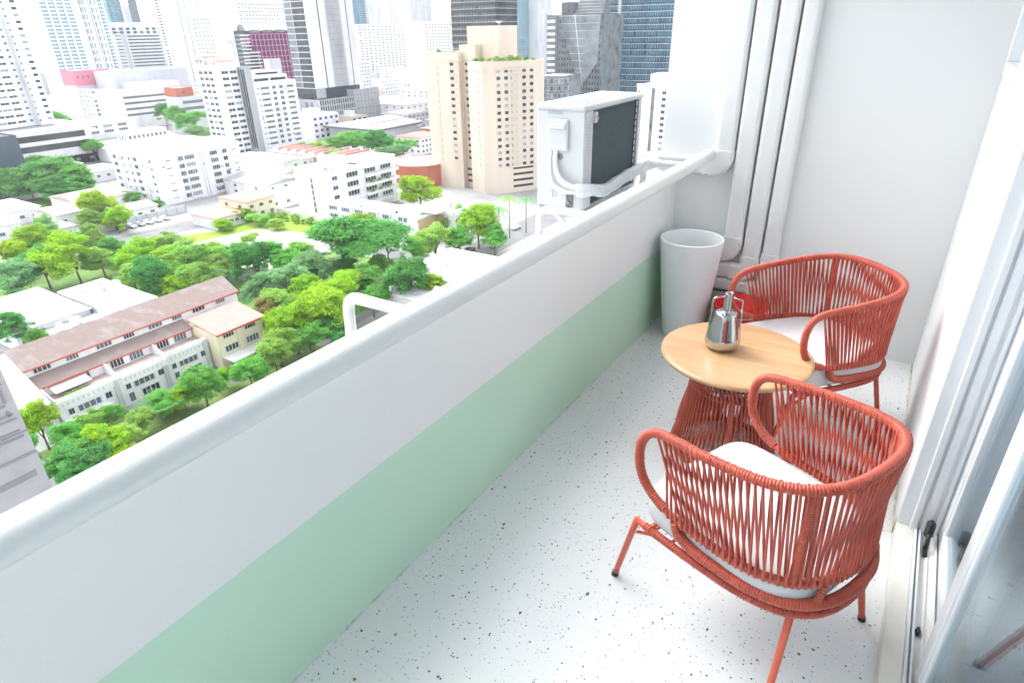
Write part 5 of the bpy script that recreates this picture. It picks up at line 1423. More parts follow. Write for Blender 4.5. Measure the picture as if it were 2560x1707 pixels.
house('grey-roofed house partly hidden by the second rail bracket', -90, -78, 134, 152, 5, 1.4, C_WHITE2, C_ROOFGREY, 'y', .2, ())
house('small white villa behind the trees left of the cream tower', -232, -216, 224, 240, 7.5, 1.2, C_WHITE, C_ROOFRED, 'y', .3, ((1, 3), (0, 2)))
house('white house at the far left edge below the yellow trees', -232, -219, 46, 60, 7, 0, C_WHITE, C_ROOFWHITE, wins=((1, 3),))
house('grey-roofed white house left of the parking road under the pale tree', -268, -256, 74, 86, 5.5, 1.4, C_WHITE, C_ROOFGREY, 'y', .1, ((1, 3),))
house('beige-roofed cottage between the yellow trees and the parking road', -250, -240, 86, 96, 4.2, 1.2, C_WHITE2, C_ROOFBEIGE, 'y', .15, ((1, 2),))
house('flat-roofed white house beside the slate blue block', -352, -337, 118, 133, 6, 0, C_WHITE2, C_ROOFWHITE, wins=((1, 3),))
house('white house with pale roof farther behind the big left tree', -368, -352, 138, 153, 6, 1.4, C_WHITE, C_ROOFWHITE, 'y', .2, ((1, 3),))
house('red-roofed house just left of the big white block', -330, -312, 164, 178, 6, 1.4, C_WHITE, C_ROOFRED, 'y', .25, ((1, 3),))
house('long white house with grey roof behind the white block', -398, -378, 178, 200, 7, 1.2, C_WHITE2, C_ROOFGREY, 'y', .1, ((1, 5),))
house('beige-roofed house between white block and workshop', -252, -238, 184, 195, 6, 1.4, C_WHITE, C_ROOFBEIGE, 'x', .1, ((1, 2),))
house('small flat-roofed white house at the left edge behind the row house', -240, -226, 30, 44, 6, 0, C_WHITE, C_ROOFWHITE, wins=((1, 3),))
house('low white shed with flat roof on the vacant lot edge', -160, -152, 98, 106, 3.2, 0, C_WHITE2, C_ROOFWHITE, wins=())
house('white garden shelter under the dark rounded tree', -118, -112, 96, 103, 3.4, 0, C_LGREY, C_ROOFGREY, wins=((0, 2),))
# striped market stall roof with red strips
t = thing('market_shed', 'white sawtooth shed striped with red panels behind the stair block', 'shed', (-262, 226, G))
part('wall', MB().box(-290, -234, 216, 236, G, -53), C_WHITE, t)
for k in range(8):
    x = -289 + k * 6.8
    part('sawtooth', MB().add([(x, 215.5, -53), (x + 6.4, 215.5, -53), (x + 6.4, 215.5, -50.4), (x, 236, -53), (x + 6.4, 236, -53), (x + 6.4, 236, -50.4)], [(0, 1, 2), (0, 2, 5, 3), (1, 4, 5, 2), (3, 5, 4)]), C_WHITE, t)
    part('red_panel', MB().box(x + 6.42, x + 6.5, 217, 235, -52.9, -50.6).box(x + .5, x + 2.0, 215.2, 215.45, -56.5, -53.2), C_ROOFRED, t)
# slate blue block at the left edge
P_ = rect(-331, 92, 24, 29.5)
t = root_of('cinema_block', 'windowless slate blue block cut by the left edge of the view', 'building', P_, G)
shell(t, P_, G, -35.2, C_NAVY, C_DGREY, .5)
# dark glass showroom with pale roof
P_ = rect(-449, 166, 36, 40)
t = root_of('showroom', 'low dark glass showroom with a pale overhanging roof', 'building', P_, G)
shell(t, P_, G, -51.6, C_NAVY, C_ROOFWHITE, .3); strips(t, P_[1], P_[2], G + .5, -52.2, 1, .95, C_BLUEGL, 'glass_front', .02, .98, .1); part('roof_slab', MB().box(-486, -446, 164, 208, -51.55, -49.4), C_WHITE, t)
part('concrete_panel', MB().box(-448.9, -448.6, 172, 180, G, -53), C_LGREY, t)
for k in range(5): part('white_front_panel', MB().box(-448.9, -448.6, 183 + k * 4.4, 186 + k * 4.4, -54, -52.8), C_WHITE, t)  # plain white panels along the glass front
P_ = rect(-472, 212, 30, 36)
t = root_of('car_park', 'white low building with square window openings left of the white block', 'building', P_, G)
shell(t, P_, G, -49.6, C_WHITE, C_ROOFGREY, .5); fac(t, P_[1], P_[2], -57, -50.5, [.18, .45, .72], 2, 6.5, 2.0, WIN3)
P_ = rect(-469, 224, 32, 50)
t = root_of('car_park', 'white multi-level car park with dark horizontal deck openings', 'building', P_, G)
P_ = rect(-500, 255, 32, 56); shell(t, P_, G, -34, C_WHITE, C_ROOFWHITE, .6); strips(t, P_[1], P_[2], -52, -36, 4, .36, C_DGREY, 'deck_shade_strip', .05, .98); shell(t, rect(-503, 275, 24, 30), -34.6, -29.5, C_WHITE, C_ROOFWHITE, .5, 'roof_house')  # dark strips on the wall stand for the shade between decks
P_ = rect(-563, 258, 20, 27); t = root_of('low_block', 'bright pink low building behind the far trees', 'building', P_, G)
shell(t, P_, -31.5, -20.6, C_PINK, C_ROOFWHITE, .4); part('base_storeys', MB().box(P_[0][0], P_[1][0] + .3, P_[0][1] - .3, P_[2][1] + .3, G, -31.6), C_LGREY, t); fac(t, P_[1], P_[2], -27.5, -23.5, [.1, .24, .38, .52, .80], 1, .9, 2.2, WIN0)
P_ = rect(-535, 271, 24, 64); t = root_of('low_block', 'long plain pale grey building in front of the office slab', 'building', P_, G)
shell(t, P_, G, -21.6, C_LGREY, C_ROOFGREY, .4)
P_ = rect(-446, 266.6, 14, 13); t = root_of('low_block', 'small brick-red block left of the slender white tower', 'building', P_, G)
shell(t, P_, G, -30.4, C_BRICK, C_ROOFGREY, .4); fac(t, P_[1], P_[2], -35, -31.5, [.4], 1, 1.2, 2.4, WIN0)
P_ = rect(-440, 264, 16, 24); t = root_of('low_block', 'grey block with dark open decks below the brick-red one', 'building', P_, G)
shell(t, P_, G, -36, C_LGREY, C_ROOFGREY, .4); strips(t, P_[1], P_[2], -50, -37.5, 3, .45, C_DGREY, 'deck_shade_strip', .1, .9)  # deck shade put on as dark grey strips
# far low-rise carpet
rr = random.Random(21)
far_col = [C_WHITE, C_WHITE, C_WHITE2, C_LGREY, C_WHITE2, C_CREAM]
cnt = 0
ROOTS = [(o.location.x, o.location.y) for o in COL.objects if o.parent is None and o.get('category')]
occupied = [(-800, -740, 400, 500), (-720, -640, 290, 380)]
LAND = (((-640, 667), 'the broad hotel block'), ((-369, 337), 'the tall panelled tower'), ((-460, 357), 'the magenta-gridded block'), ((-333, 225), 'the slender red-capped tower'), ((-155, 228), 'the cream tower'), ((-267, 387), 'the black glass tower'), ((-798, 440), 'the grey office slab'), ((-700, 330), 'the tall pale condominium tower'),
        ((-560, 390), 'the slab with the painted tree'), ((-480, 593), 'the white gridded block'), ((-516, 283), 'the white car park'), ((-305, 312), 'the wide dark-roofed hall'), ((-206, 415), 'the faceted glass tower'), ((-770, 810), 'the skyline condominium tower'))
USED = {}
def far_label(x, y, h_, w_, d_):
    lx, ly, nm = min(((a, b, n) for (a, b), n in LAND), key=lambda q: math.hypot(q[0] - x, q[1] - y))
    da = math.atan2(y, -x) - math.atan2(ly, -lx); dd = math.hypot(x, y) - math.hypot(lx, ly)
    rel = 'left of' if da < -.05 else ('right of' if da > .05 else ('behind' if dd > 0 else 'in front of'))
    s = ('tall narrow' if h_ > 22 else 'squat' if h_ < 11 else 'mid-height') + (' long' if d_ > 26 else '')
    k = (s, rel, nm); USED[k] = USED.get(k, 0) + 1
    n = USED[k]
    return f'{s} far-off city block {rel} {nm}' if n == 1 else f'{s} far-off city block, {("second", "third", "fourth", "fifth", "sixth", "seventh", "eighth", "ninth", "tenth", "eleventh", "twelfth", "thirteenth", "fourteenth", "fifteenth", "sixteenth", "seventeenth", "eighteenth", "nineteenth", "twentieth", "twenty-first", "twenty-second", "twenty-third", "twenty-fourth", "twenty-fifth", "twenty-sixth")[min(n - 2, 24)]} one {rel} {nm}'
for ring in range(2):
    for _ in range(260):
        if ring == 0: x, y = rr.uniform(-640, -300), rr.uniform(250, 640)
        else: x, y = rr.uniform(-1500, -420), rr.uniform(250, 1400)
        D_ = math.hypot(x, y); az = math.degrees(math.atan2(y, -x))
        if D_ < 430 or az < 20 or az > 66 or cnt > 150: continue
        if any(abs(x - a) < 26 and abs(y - b) < 26 for a, b in ROOTS): continue
        ROOTS.append((x, y))
        w_, d_, h_ = rr.uniform(12, 30), rr.uniform(12, 34), rr.uniform(7, 16) + max(0, (D_ - 500) / 60)
        if rr.random() < .12: h_ *= 1.8
        P_ = rect(x, y, w_, d_)
        fl = far_label(x, y, h_, w_, d_)
        t = root_of('far_block', fl, 'building', P_, G, 'far low-rise city blocks')
        shell(t, P_, G, G + h_, rr.choice(far_col), rr.choice((C_ROOFWHITE, C_ROOFGREY, C_ROOFBEIGE)), .6)
        if rr.random() < .8: grid_stuff(t, P_[1], P_[2], G + .5, G + h_ - .5, max(3, int(d_ / 4)), max(2, int(h_ / 3.2)), .5, .42, rr.choice((C_BLACKGL, C_DGREY)))
        if rr.random() < .5: grid_stuff(t, P_[0], P_[1], G + .5, G + h_ - .5, max(3, int(w_ / 4)), max(2, int(h_ / 3.2)), .5, .42, C_GREYGL)
        if rr.random() < .4: shell(t, rect(x - w_ * .3, y + d_ * .3, w_ * .35, d_ * .3), G + h_ - .6, G + h_ + 3, C_WHITE2, C_ROOFWHITE, .2, 'roof_house')
        cnt += 1
# named small houses left of the cream tower
for k, (px, w_, d_, h_, wm, rm, lb) in enumerate((
        ((-300, 335), 22, 20, 9, C_WHITE2, C_ROOFRED, 'small red-roofed house between podium and cream tower'),
        ((-330, 372), 30, 34, 13, C_WHITE, C_ROOFBEIGE, 'long shophouse row with brownish roof above the wide hall'),
        ((-270, 345), 20, 18, 8, C_LGREY, C_ROOFGREY, 'grey workshop just left of the cream tower'),
        ((-255, 318), 16, 16, 7, C_BRICK, C_ROOFGREY, 'little brick shop at the cream tower edge'),
        ((-360, 430), 26, 30, 18, C_WHITE, C_ROOFWHITE, 'white dotted-window block left of the cream tower top'),
        ((-235, 275), 18, 16, 9, C_WHITE, C_ROOFRED, 'white house with red roof beside the round hall'))):
    x, y = px
    house(lb, x - w_, x, y, y + d_, h_, 1.6 if rm in (C_ROOFRED, C_ROOFBEIGE, C_ROOFGREY) else 0, wm, rm, 'y', .12, ((1, 5), (0, 4)))

# ------------------------------------------------------------------ yard wall, parked cars, street poles
t = thing('yard_wall', 'grey panelled yard wall behind the row of parked cars', 'wall', (-238.5, 118, G))
for k in range(8): part('panel', MB().box(-238.6, -238.35, 104 + k * 3.9, 107.8 + k * 3.9, G, -57.2), C_LGREY, t); part('post', MB().box(-238.7, -238.2, 107.75 + k * 3.9, 108.05 + k * 3.9, G, -57.0), C_GREY, t)
t = thing('yard_wall', 'low concrete boundary wall running behind the row house', 'wall', (-152, 80, G))
for k in range(9): part('panel', MB().box(-152.6 + .1 * k, -152.3 + .1 * k, 64 + k * 3.2, 67.1 + k * 3.2, G, -57.6), C_LGREY, t); part('post', MB().box(-152.7 + .1 * k, -152.2 + .1 * k, 67.05 + k * 3.2, 67.3 + k * 3.2, G, -57.4), C_GREY, t)
t = thing('yard_wall', 'long white boundary wall along the far side of the lawn', 'wall', (-190, 152, G))
for k in range(9): part('panel', MB().box(-207 + k * 3.6, -203.5 + k * 3.6, 151.6, 151.85, G, -57.8), C_WHITE, t)

def car_mesh():
    """side profile swept across, rounded in at the roof; local x = forward"""
    prof = [(-2.15, .35), (-2.2, .75), (-2.05, .98), (-1.55, 1.02), (-1.0, 1.42), (.25, 1.45), (.95, 1.05), (1.75, .92), (2.12, .78), (2.18, .40)]
    secs = [(-.86, 0.0), (-.80, .04), (0, .05), (.80, .04), (.86, 0.0)]
    V = []
    for yy, lift in secs:
        for x, z in prof:
            k = 1.0 if z < 1.0 else .86
            V.append((x, yy * k, z + (lift if z > .9 else 0)))
    n = len(prof); F = []
    for s in range(len(secs) - 1):
        for i in range(n - 1): F.append((s * n + i, s * n + i + 1, (s + 1) * n + i + 1, (s + 1) * n + i))
    F += [tuple(reversed(range(n))), tuple(range((len(secs) - 1) * n, len(secs) * n))]
    return MB().add(V, F, 0, True)
CARW = mat('white_car_paint', (0.72, 0.72, 0.73), .25, 0); CARD = mat('dark_car_paint', (0.05, 0.055, 0.065), .25, 0); CARS = mat('silver_car_paint', (0.42, 0.43, 0.45), .3, 0)
body_me = {m_.name: car_mesh().mesh('car_body', m_) for m_ in (CARW, CARD, CARS)}
glass_me = MB().add([(-1.5, -.70, 1.08), (-1.03, -.62, 1.42), (-1.03, .62, 1.42), (-1.5, .70, 1.08)], [(0, 1, 2, 3)]).add([(.30, -.62, 1.45), (.96, -.70, 1.12), (.96, .70, 1.12), (.30, .62, 1.45)], [(0, 1, 2, 3)]).mesh('car_glass', C_GLASS)
wheel_me = MB().tube([(0, -.1, 0), (0, .1, 0)], .31, 14).mesh('car_wheel', RUBBER)
def car(label, x, y, rot, m_):
    t = thing('parked_car', label, 'car', (x, y, G + .05), rot, 'cars parked along the yard wall')
    link('body', body_me[m_.name], t); link('windscreens', glass_me, t, (0, 0, .03))
    for sx in (-1.35, 1.35):
        for sy in (-.80, .80): link('wheel', wheel_me, t, (sx, sy, .31))
for k, (m_, lb) in enumerate(((CARD, 'dark car at the left end of the parked row'), (CARW, 'white car second from the left in the parked row'), (CARS, 'silver car in the middle of the parked row'), (CARW, 'white car fourth from the left in the parked row'), (CARW, 'white car fifth from the left in the parked row'), (CARW, 'white car at the right end of the parked row'))):
    car(lb, -235.4 + .2 * k, 108.5 + k * 3.1, .18, m_)
def pole(label, x, y, h):
    t = thing('utility_pole', label, 'pole', (x, y, G))
    part('shaft', MB().tube([(x, y, G), (x, y, G + h)], [.16, .11], 8), C_LGREY, t)
    part('cross_arm', MB().box(x - .9, x + .9, y - .06, y + .06, G + h - .9, G + h - .75), C_GREY, t)
for k, (x, y, r_, m_, lb) in enumerate(((-108, 138, 1.57, CARW, 'white car on the street below the tan wall'), (-112, 150, 1.57, CARD, 'dark car on the street near the palms'), (-107.6, 158, 1.57, CARS, 'silver car on the street in front of the palms'), (-140, 135.5, .04, CARW, 'white car on the side street by the low building'), (-222, 76, 1.6, CARS, 'silver car driving on the parking road'), (-112.4, 178, 1.57, CARW, 'white car farther up the street by the cream tower'), (-226, 92, 1.6, CARD, 'dark car on the parking road beside the trees'))):
    car(lb, x, y, r_, m_)
pole('thin utility pole by the tan end wall on the street', -122, 138.5, 11); pole('slim street pole near the palms', -103, 152, 10); pole('grey pole at the alley behind the row house', -157, 74, 9)

# ================================================================== TREES
def leaf_mat():
    m, nt, p = new_mat('foliage')
    oi = nt.nodes.new('ShaderNodeObjectInfo')
    n = pos_noise(nt, 0.9, 3, .6, 'Object')
    hsv = nt.nodes.new('ShaderNodeHueSaturation')
    geo = nt.nodes.new('ShaderNodeNewGeometry')
    ma = nt.nodes.new('ShaderNodeMath'); ma.operation = 'MULTIPLY_ADD'; ma.inputs[1].default_value = .9; ma.inputs[2].default_value = .55
    nt.links.new(n.outputs[0], ma.inputs[0])
    mr = nt.nodes.new('ShaderNodeMath'); mr.operation = 'MULTIPLY_ADD'; mr.inputs[1].default_value = .06; mr.inputs[2].default_value = .47
    nt.links.new(geo.outputs['Random Per Island'], mr.inputs[0])
    nt.links.new(ma.outputs[0], hsv.inputs['Value']); nt.links.new(mr.outputs[0], hsv.inputs['Hue']); nt.links.new(oi.outputs['Color'], hsv.inputs['Color'])
    out = nt.nodes['Material Output']; nt.nodes.remove(p)
    d = nt.nodes.new('ShaderNodeBsdfDiffuse'); t = nt.nodes.new('ShaderNodeBsdfTranslucent'); mx = nt.nodes.new('ShaderNodeMixShader'); mx.inputs[0].default_value = .5
    nt.links.new(hsv.outputs[0], d.inputs[0]); nt.links.new(hsv.outputs[0], t.inputs[0])
    nt.links.new(d.outputs[0], mx.inputs[1]); nt.links.new(t.outputs[0], mx.inputs[2]); nt.links.new(mx.outputs[0], out.inputs[0])
    return m
LEAF = leaf_mat()
BARK = mat('bark', (0.16, 0.12, 0.09), .95, .15, 3)
LEAFCOL = {'y': (0.33, 0.54, 0.045), 'l': (0.31, 0.54, 0.12), 'g': (0.18, 0.48, 0.10), 'd': (0.11, 0.36, 0.09), 'p': (0.26, 0.47, 0.21), 'm': (0.17, 0.41, 0.12), 'o': (0.30, 0.28, 0.11)}
LEAFWORD = {'y': 'yellow-green', 'l': 'light green', 'g': 'fresh green', 'd': 'dark green', 'p': 'pale grey-green', 'm': 'deep green', 'o': 'cream-blossomed'}

def crown_mesh(seed, umbrella=False, clumps=130, per=100, size=.046):
    """unit crown about radius 1: uneven lobes, leaves gathered in clumps on them, gaps between"""
    r = np.random.RandomState(seed)
    lobes = []
    for k in range(r.randint(5, 9)):
        a = r.uniform(0, 2 * PI); q = r.uniform(.25, .62); z = r.uniform(-.35, .45)
        if umbrella: z = r.uniform(-.05, .25); q = r.uniform(.2, .7)
        lobes.append((np.array((q * math.cos(a), q * math.sin(a), z)), r.uniform(.32, .52)))
    lobes.append((np.array((r.uniform(-.15, .15), r.uniform(-.15, .15), r.uniform(.3, .55))), r.uniform(.35, .5)))
    C_ = []
    while len(C_) < clumps:
        lc, lr = lobes[r.randint(len(lobes))]
        d = r.normal(size=3); d /= np.linalg.norm(d)
        if d[2] < -.35 and r.rand() < .75: continue
        if umbrella: d[2] = abs(d[2]) * .6
        C_.append((lc + d * lr * r.uniform(.75, 1.05), d))
    out = []
    nz = lambda q: q / (np.linalg.norm(q, axis=1)[:, None] + 1e-9)
    for c, cd in C_:
        cr = r.uniform(.13, .26)
        d = nz(r.normal(size=(per, 3)))
        pos = c + d * np.array((1.15, 1.15, .62)) * cr * r.uniform(.35, 1.0, (per, 1))
        nrm = nz(cd * .55 + d * .35 + np.array((0, 0, .6)) + r.normal(size=(per, 3)) * .5)
        t = nz(np.cross(nrm, r.normal(size=(per, 3)))); b = np.cross(nrm, t)
        s = size * r.uniform(.5, 1.3, (per, 1)); w = s * r.uniform(.4, .62, (per, 1))
        out.append(np.stack([pos - t * s, pos + b * w + nrm * s * .15, pos + t * s, pos - b * w + nrm * s * .15], 1))
    V = np.concatenate(out).reshape(-1, 3)
    return MB().add(V, np.arange(len(V)).reshape(-1, 4).tolist()).mesh('crown', LEAF)
def trunk_mesh(seed):
    r = random.Random(seed); m_ = MB()
    m_.tube([(0, 0, 0), (.03, .02, .45), (.0, .05, .8)], [.085, .06, .04], 8)
    for k in range(6):
        a = 2 * PI * k / 6 + r.uniform(-.3, .3); h = r.uniform(.35, .6); L_ = r.uniform(.35, .6)
        m_.tube([(.02, .02, h), (math.cos(a) * L_ * .5, math.sin(a) * L_ * .5, h + .28), (math.cos(a) * L_, math.sin(a) * L_, h + .5)], [.04, .026, .01], 6)
    return m_.mesh('trunk', BARK)
CROWNS = [crown_mesh(s) for s in (1, 2, 3, 4, 6, 8)] + [crown_mesh(5, False, 150, 100, .042)]
UMB = [crown_mesh(11, True, 220, 120, .038)]
TRUNKS = [trunk_mesh(s) for s in (1, 2, 3)]
trng = random.Random(3)
def tree(x, y, hc, rx, rz, kind, ck, label, group, z0=G):
    t = thing('tree', label, 'tree', (x, y, z0), 0, group)
    me = (UMB if kind == 'u' else CROWNS)[trng.randrange(len(UMB if kind == 'u' else CROWNS))]
    c = link('crown', me, t, (0, 0, hc), trng.uniform(0, 6.28), (rx * trng.uniform(1.22, 1.4), rx * trng.uniform(1.22, 1.4), rz * 1.3))
    b = LEAFCOL[ck]; v = trng.uniform(.88, 1.15); c.color = (b[0] * v * trng.uniform(.9, 1.12), b[1] * v, b[2] * v, 1)
    link('trunk', trng.choice(TRUNKS), t, (0, 0, 0), trng.uniform(0, 6.28), (min(rx, 5) * .8, min(rx, 5) * .8, hc))
    return t
TREES=[
(-314.2,113.8,8,8.4,6.4,'r','m'),(-313.5,122.2,9,10.3,7.2,'r','m'),(-304.7,126.7,7,7.2,6.2,'r','g'),(-247.8,109.1,7,5.8,5.2,'r','y'),(-238.8,101.0,5,3.6,3.3,'r','l'),(-232.0,105.9,5,4.2,3.9,'r','y'),(-222.0,74.3,7,5.4,4.4,'r','y'),(-191.4,73.3,8,7.1,5.3,'r','y'),(-194.2,66.7,7,4.8,4.3,'r','d'),(-190.7,58.5,6,5.2,4.4,'r','p'),(-215.6,89.4,5,3.3,3.8,'r','l'),(-242.4,88.1,6,4.3,3.5,'r','p'),(-179.5,86.8,6,5.5,4.3,'r','y'),(-187.7,99.4,5,5.7,3.7,'r','l'),(-160.2,88.6,7,6.5,5.0,'r','l'),(-157.6,77.7,7,5.1,4.3,'r','d'),(-147.5,82.6,6,4.7,3.9,'r','l'),(-193.2,89.2,4,3.4,2.9,'r','l'),(-172.1,101.1,4,4.1,3.3,'r','l'),(-151.4,78.2,5,4.5,3.4,'r','y'),(-147.7,89.2,4,3.2,2.7,'r','p'),(-158.8,45.5,5,3.7,3.7,'r','d'),(-153.3,46.4,4,1.9,2.1,'r','g'),(-125.4,111.2,11,10.7,7.1,'u','d'),(-99.0,105.1,8,5.2,4.9,'r','d'),(-148.0,142.6,6,3.9,3.4,'r','y'),(-128.3,131.0,5,3.6,3.3,'r','g'),(-103.9,83.9,8,5.8,4.6,'r','y'),(-103.2,75.4,7,4.9,4.0,'r','y'),(-107.4,94.7,7,4.6,3.6,'r','y'),(-102.1,69.8,5,3.6,3.3,'r','l'),(-97.8,74.5,5,3.6,3.0,'r','g'),(-98.5,81.2,5,3.5,2.6,'r','d'),(-127.1,102.8,7,4.8,3.8,'r','p'),(-124.7,91.4,7,4.5,3.8,'r','p'),(-144.4,103.3,7,4.4,3.8,'r','g'),(-144.6,97.5,7,4.5,4.5,'r','d'),(-129.5,86.7,6,3.9,3.3,'r','p'),(-117.9,79.2,6,3.1,3.1,'r','o'),(-145.5,110.9,6,3.2,2.8,'r','g'),(-122.8,111.3,6,3.2,2.6,'r','d'),(-159.7,184.1,7,6.5,5.6,'r','y'),(-111.1,154.1,9,5.7,5.5,'r','y'),(-112.0,145.6,6,4.1,3.6,'r','g'),(-102.8,150.7,6,3.4,3.1,'r','g'),(-115.1,137.5,6,5.2,4.3,'r','l'),(-94.3,111.2,6,3.6,2.2,'r','y'),(-102.9,98.1,5,3.4,2.9,'r','g'),(-269.9,233.6,7,6.0,4.3,'r','y'),(-250.1,223.9,6,5.3,3.6,'r','l'),(-255.7,241.0,9,8.9,5.5,'r','g'),(-262.5,258.6,9,6.7,4.9,'r','g'),(-241.0,249.9,10,7.6,5.9,'r','d'),(-218.4,234.7,8,7.5,3.5,'r','p'),(-225.6,249.1,8,5.4,4.1,'r','g'),(-281.8,234.4,6,4.8,3.9,'r','l'),(-100.8,51.9,5,3.5,3.2,'r','g'),(-104.0,58.2,3,1.7,1.7,'r','y'),(-99.9,60.9,4,3.1,2.6,'r','g'),(-100.2,67.2,5,2.9,2.6,'r','l'),(-112.3,30.0,6,2.8,3.0,'r','y'),(-105.2,29.9,5,2.4,2.3,'r','g'),(-96.2,28.4,6,3.2,2.9,'r','m'),(-96.4,32.1,6,3.2,2.7,'r','y'),(-98.9,36.6,4,2.3,1.7,'r','l'),(-91.6,26.7,5,2.7,2.4,'r','d'),(-96.4,25.4,5,2.0,2.3,'r','d'),(-107.5,37.8,4,2.3,1.8,'r','g'),(-106.0,46.5,3,2.9,1.9,'r','g'),(-509.5,207.8,10,5.5,3.8,'r','g'),(-521.4,220.8,10,6.2,5.1,'r','g'),(-387.3,175.8,9,4.9,3.5,'r','g'),(-831.3,370.1,14,13.5,9.0,'r','p'),(-734.6,337.9,12,13.8,8.1,'r','p'),(-759.4,365.6,13,12.8,7.7,'r','p'),(-477.4,272.8,12,7.7,5.9,'r','d'),(-447.3,264.8,11,8.5,6.8,'r','g'),(-409.8,251.9,11,9.0,5.8,'r','g'),(-365.8,224.8,9,8.1,5.7,'u','p'),(-267.5,130.0,4,3.3,2.3,'r','g'),(-246.5,128.3,3,2.8,1.9,'r','g'),(-206.3,137.4,2,4.7,2.4,'r','y'),(-202.3,126.4,2,3.7,2.0,'r','y'),(-195.9,138.1,2,3.8,2.0,'r','l'),(-186.1,136.4,2,2.8,1.4,'r','l'),(-239.0,107.9,4,3.4,2.9,'r','g'),(-174.5,117.9,3,2.6,1.8,'r','l'),(-219.3,81.8,6,4.7,3.7,'r','g'),(-215.2,66.6,6,4.6,4.2,'r','y'),(-191.0,79.7,5,4.1,3.4,'r','l'),(-198.9,87.8,5,3.6,3.1,'r','g'),(-169.6,77.0,5,3.8,3.2,'r','l'),(-173.3,93.7,5,4.6,3.5,'r','l'),(-153.9,91.3,5,3.7,3.3,'r','l'),(-168.9,87.0,6,4.4,3.3,'r','y'),(-158.4,102.1,5,3.9,3.5,'r','g'),(-139.6,109.4,6,3.8,3.1,'r','l'),(-117.2,82.9,6,4.1,3.3,'r','l'),(-117.3,91.3,6,4.3,3.3,'r','y'),(-114.9,74.1,4,3.0,2.6,'r','l'),(-105.9,89.4,5,4.1,3.1,'r','g'),(-111.2,104.1,6,4.0,3.2,'r','g'),(-118.2,117.2,5,3.3,2.9,'r','l'),(-138.1,102.6,6,3.9,3.3,'r','g'),(-106.0,25.2,5,2.5,2.7,'r','g'),(-93.7,33.0,4,2.5,1.9,'r','y'),(-102.7,40.9,3,2.3,1.8,'r','l'),(-103.8,49.4,3,2.5,2.0,'r','y'),(-107.1,35.2,4,2.4,2.0,'r','l'),(-125.8,162.0,6,4.0,3.5,'r','l'),(-119.7,132.4,5,4.0,3.3,'r','g'),(-323.0,109.1,8,6.8,5.7,'r','m'),(-338.1,129.0,9,7.3,4.8,'r','g'),(-299.7,119.0,6,7.3,4.3,'r','d'),]
HAZE = 0.00015
# trees come in clumps; each label counts along its clump from the left of the view
PLACES = [((-330, -295, 100, 140), 'under the slate blue block at the left'), ((-262, -205, 60, 118), 'among the small houses left of the parking road'),
          ((-205, -150, 40, 70), 'behind the hip-roofed hall at the far left'), ((-212, -138, 70, 104), 'in the grove between row house and vacant lot'),
          ((-212, -170, 104, 160), 'around the lawn of the vacant lot'), ((-150, -112, 60, 112), 'in the grove right of the row house'), ((-170, -118, 104, 150), 'beside the vacant lot and the street'),
          ((-118, -60, 0, 66), 'in the garden below the row house'), ((-118, -60, 66, 180), 'along the street beyond the parapet'), ((-180, -118, 150, 260), 'near the foot of the cream tower'),
          ((-300, -180, 180, 330), 'in the clump before the wide dark hall'), ((-420, -300, 120, 330), 'between the white block and the slender tower'), ((-600, -300, 100, 400), 'on the far side of the white blocks')]
def place_of(x, y):
    for (x0, x1, y0, y1), w in PLACES:
        if x0 <= x <= x1 and y0 <= y <= y1: return w
    return 'among the low city roofs'
cl = {}
for T in TREES: cl.setdefault(place_of(T[0], T[1]), []).append(T)
ORD = ['first', 'second', 'third', 'fourth', 'fifth', 'sixth', 'seventh', 'eighth', 'ninth', 'tenth', 'eleventh', 'twelfth', 'thirteenth', 'fourteenth', 'fifteenth', 'sixteenth', 'seventeenth', 'eighteenth', 'nineteenth', 'twentieth']
for w, ts in cl.items():
    # screen order: bearing from the balcony, left to right
    ts.sort(key=lambda T: math.atan2(T[1], -T[0]))
    bycol = {}
    for T in ts: bycol.setdefault(T[6], []).append(T)
    for T in ts:
        same = bycol[T[6]]; shape = 'umbrella-crowned' if T[5] == 'u' else 'leafy'
        if len(same) == 1: lb = f'{LEAFWORD[T[6]]} {shape} tree {w}'
        else: lb = f'{ORD[same.index(T)]} {LEAFWORD[T[6]]} tree from the left {w}'
        tree(*T, lb, 'trees ' + w)

# palms
def frond(L_, a, droop, w=.34):
    m_ = MB(); n = 9; V = []; F = []
    pts = []
    for k in range(n + 1):
        t = k / n; r = L_ * t; z = L_ * (.55 * t - droop * t * t)
        pts.append(np.array((math.cos(a) * r, math.sin(a) * r, z)))
    side = np.array((-math.sin(a), math.cos(a), 0))
    for k in range(n):
        for s in (-1, 1):
            for j in range(2):
                p = pts[k] * (1 - j * .5) + pts[k + 1] * j * .5
                ll = L_ * w * math.sin(PI * min(1, (k + .6 + j * .5) / (n + .4))) ** .7
                q = p + side * s * ll + (pts[k + 1] - pts[k]) * .9 + np.array((0, 0, -.25 * ll))
                e = (pts[k + 1] - pts[k]) * .22
                i = len(V); V += [p, p + e, q]; F.append((i, i + 1, i + 2))
    return V, F
def palm(label, x, y, h, L_, n, ck, droop=.75, z0=G):
    t = thing('palm_tree', label, 'palm', (x, y, z0), 0)
    m_ = MB().tube([(x, y, z0), (x + .1, y, z0 + h * .5), (x, y + .1, z0 + h)], [.26, .18, .15], 8)
    part('trunk', m_, mat('palm_trunk', (0.30, 0.27, 0.22), .9, .15, 2), t)
    rr = random.Random(h * 7)
    for k in range(n):
        V, F = frond(L_ * rr.uniform(.85, 1.1), 2 * PI * k / n + rr.uniform(-.15, .15), droop * rr.uniform(.6, 1.4))
        o = link('frond', MB().add(V, F).mesh('frond', LEAF), t, (0, 0, h))
        b = LEAFCOL[ck]; o.color = (*b, 1)
    return t
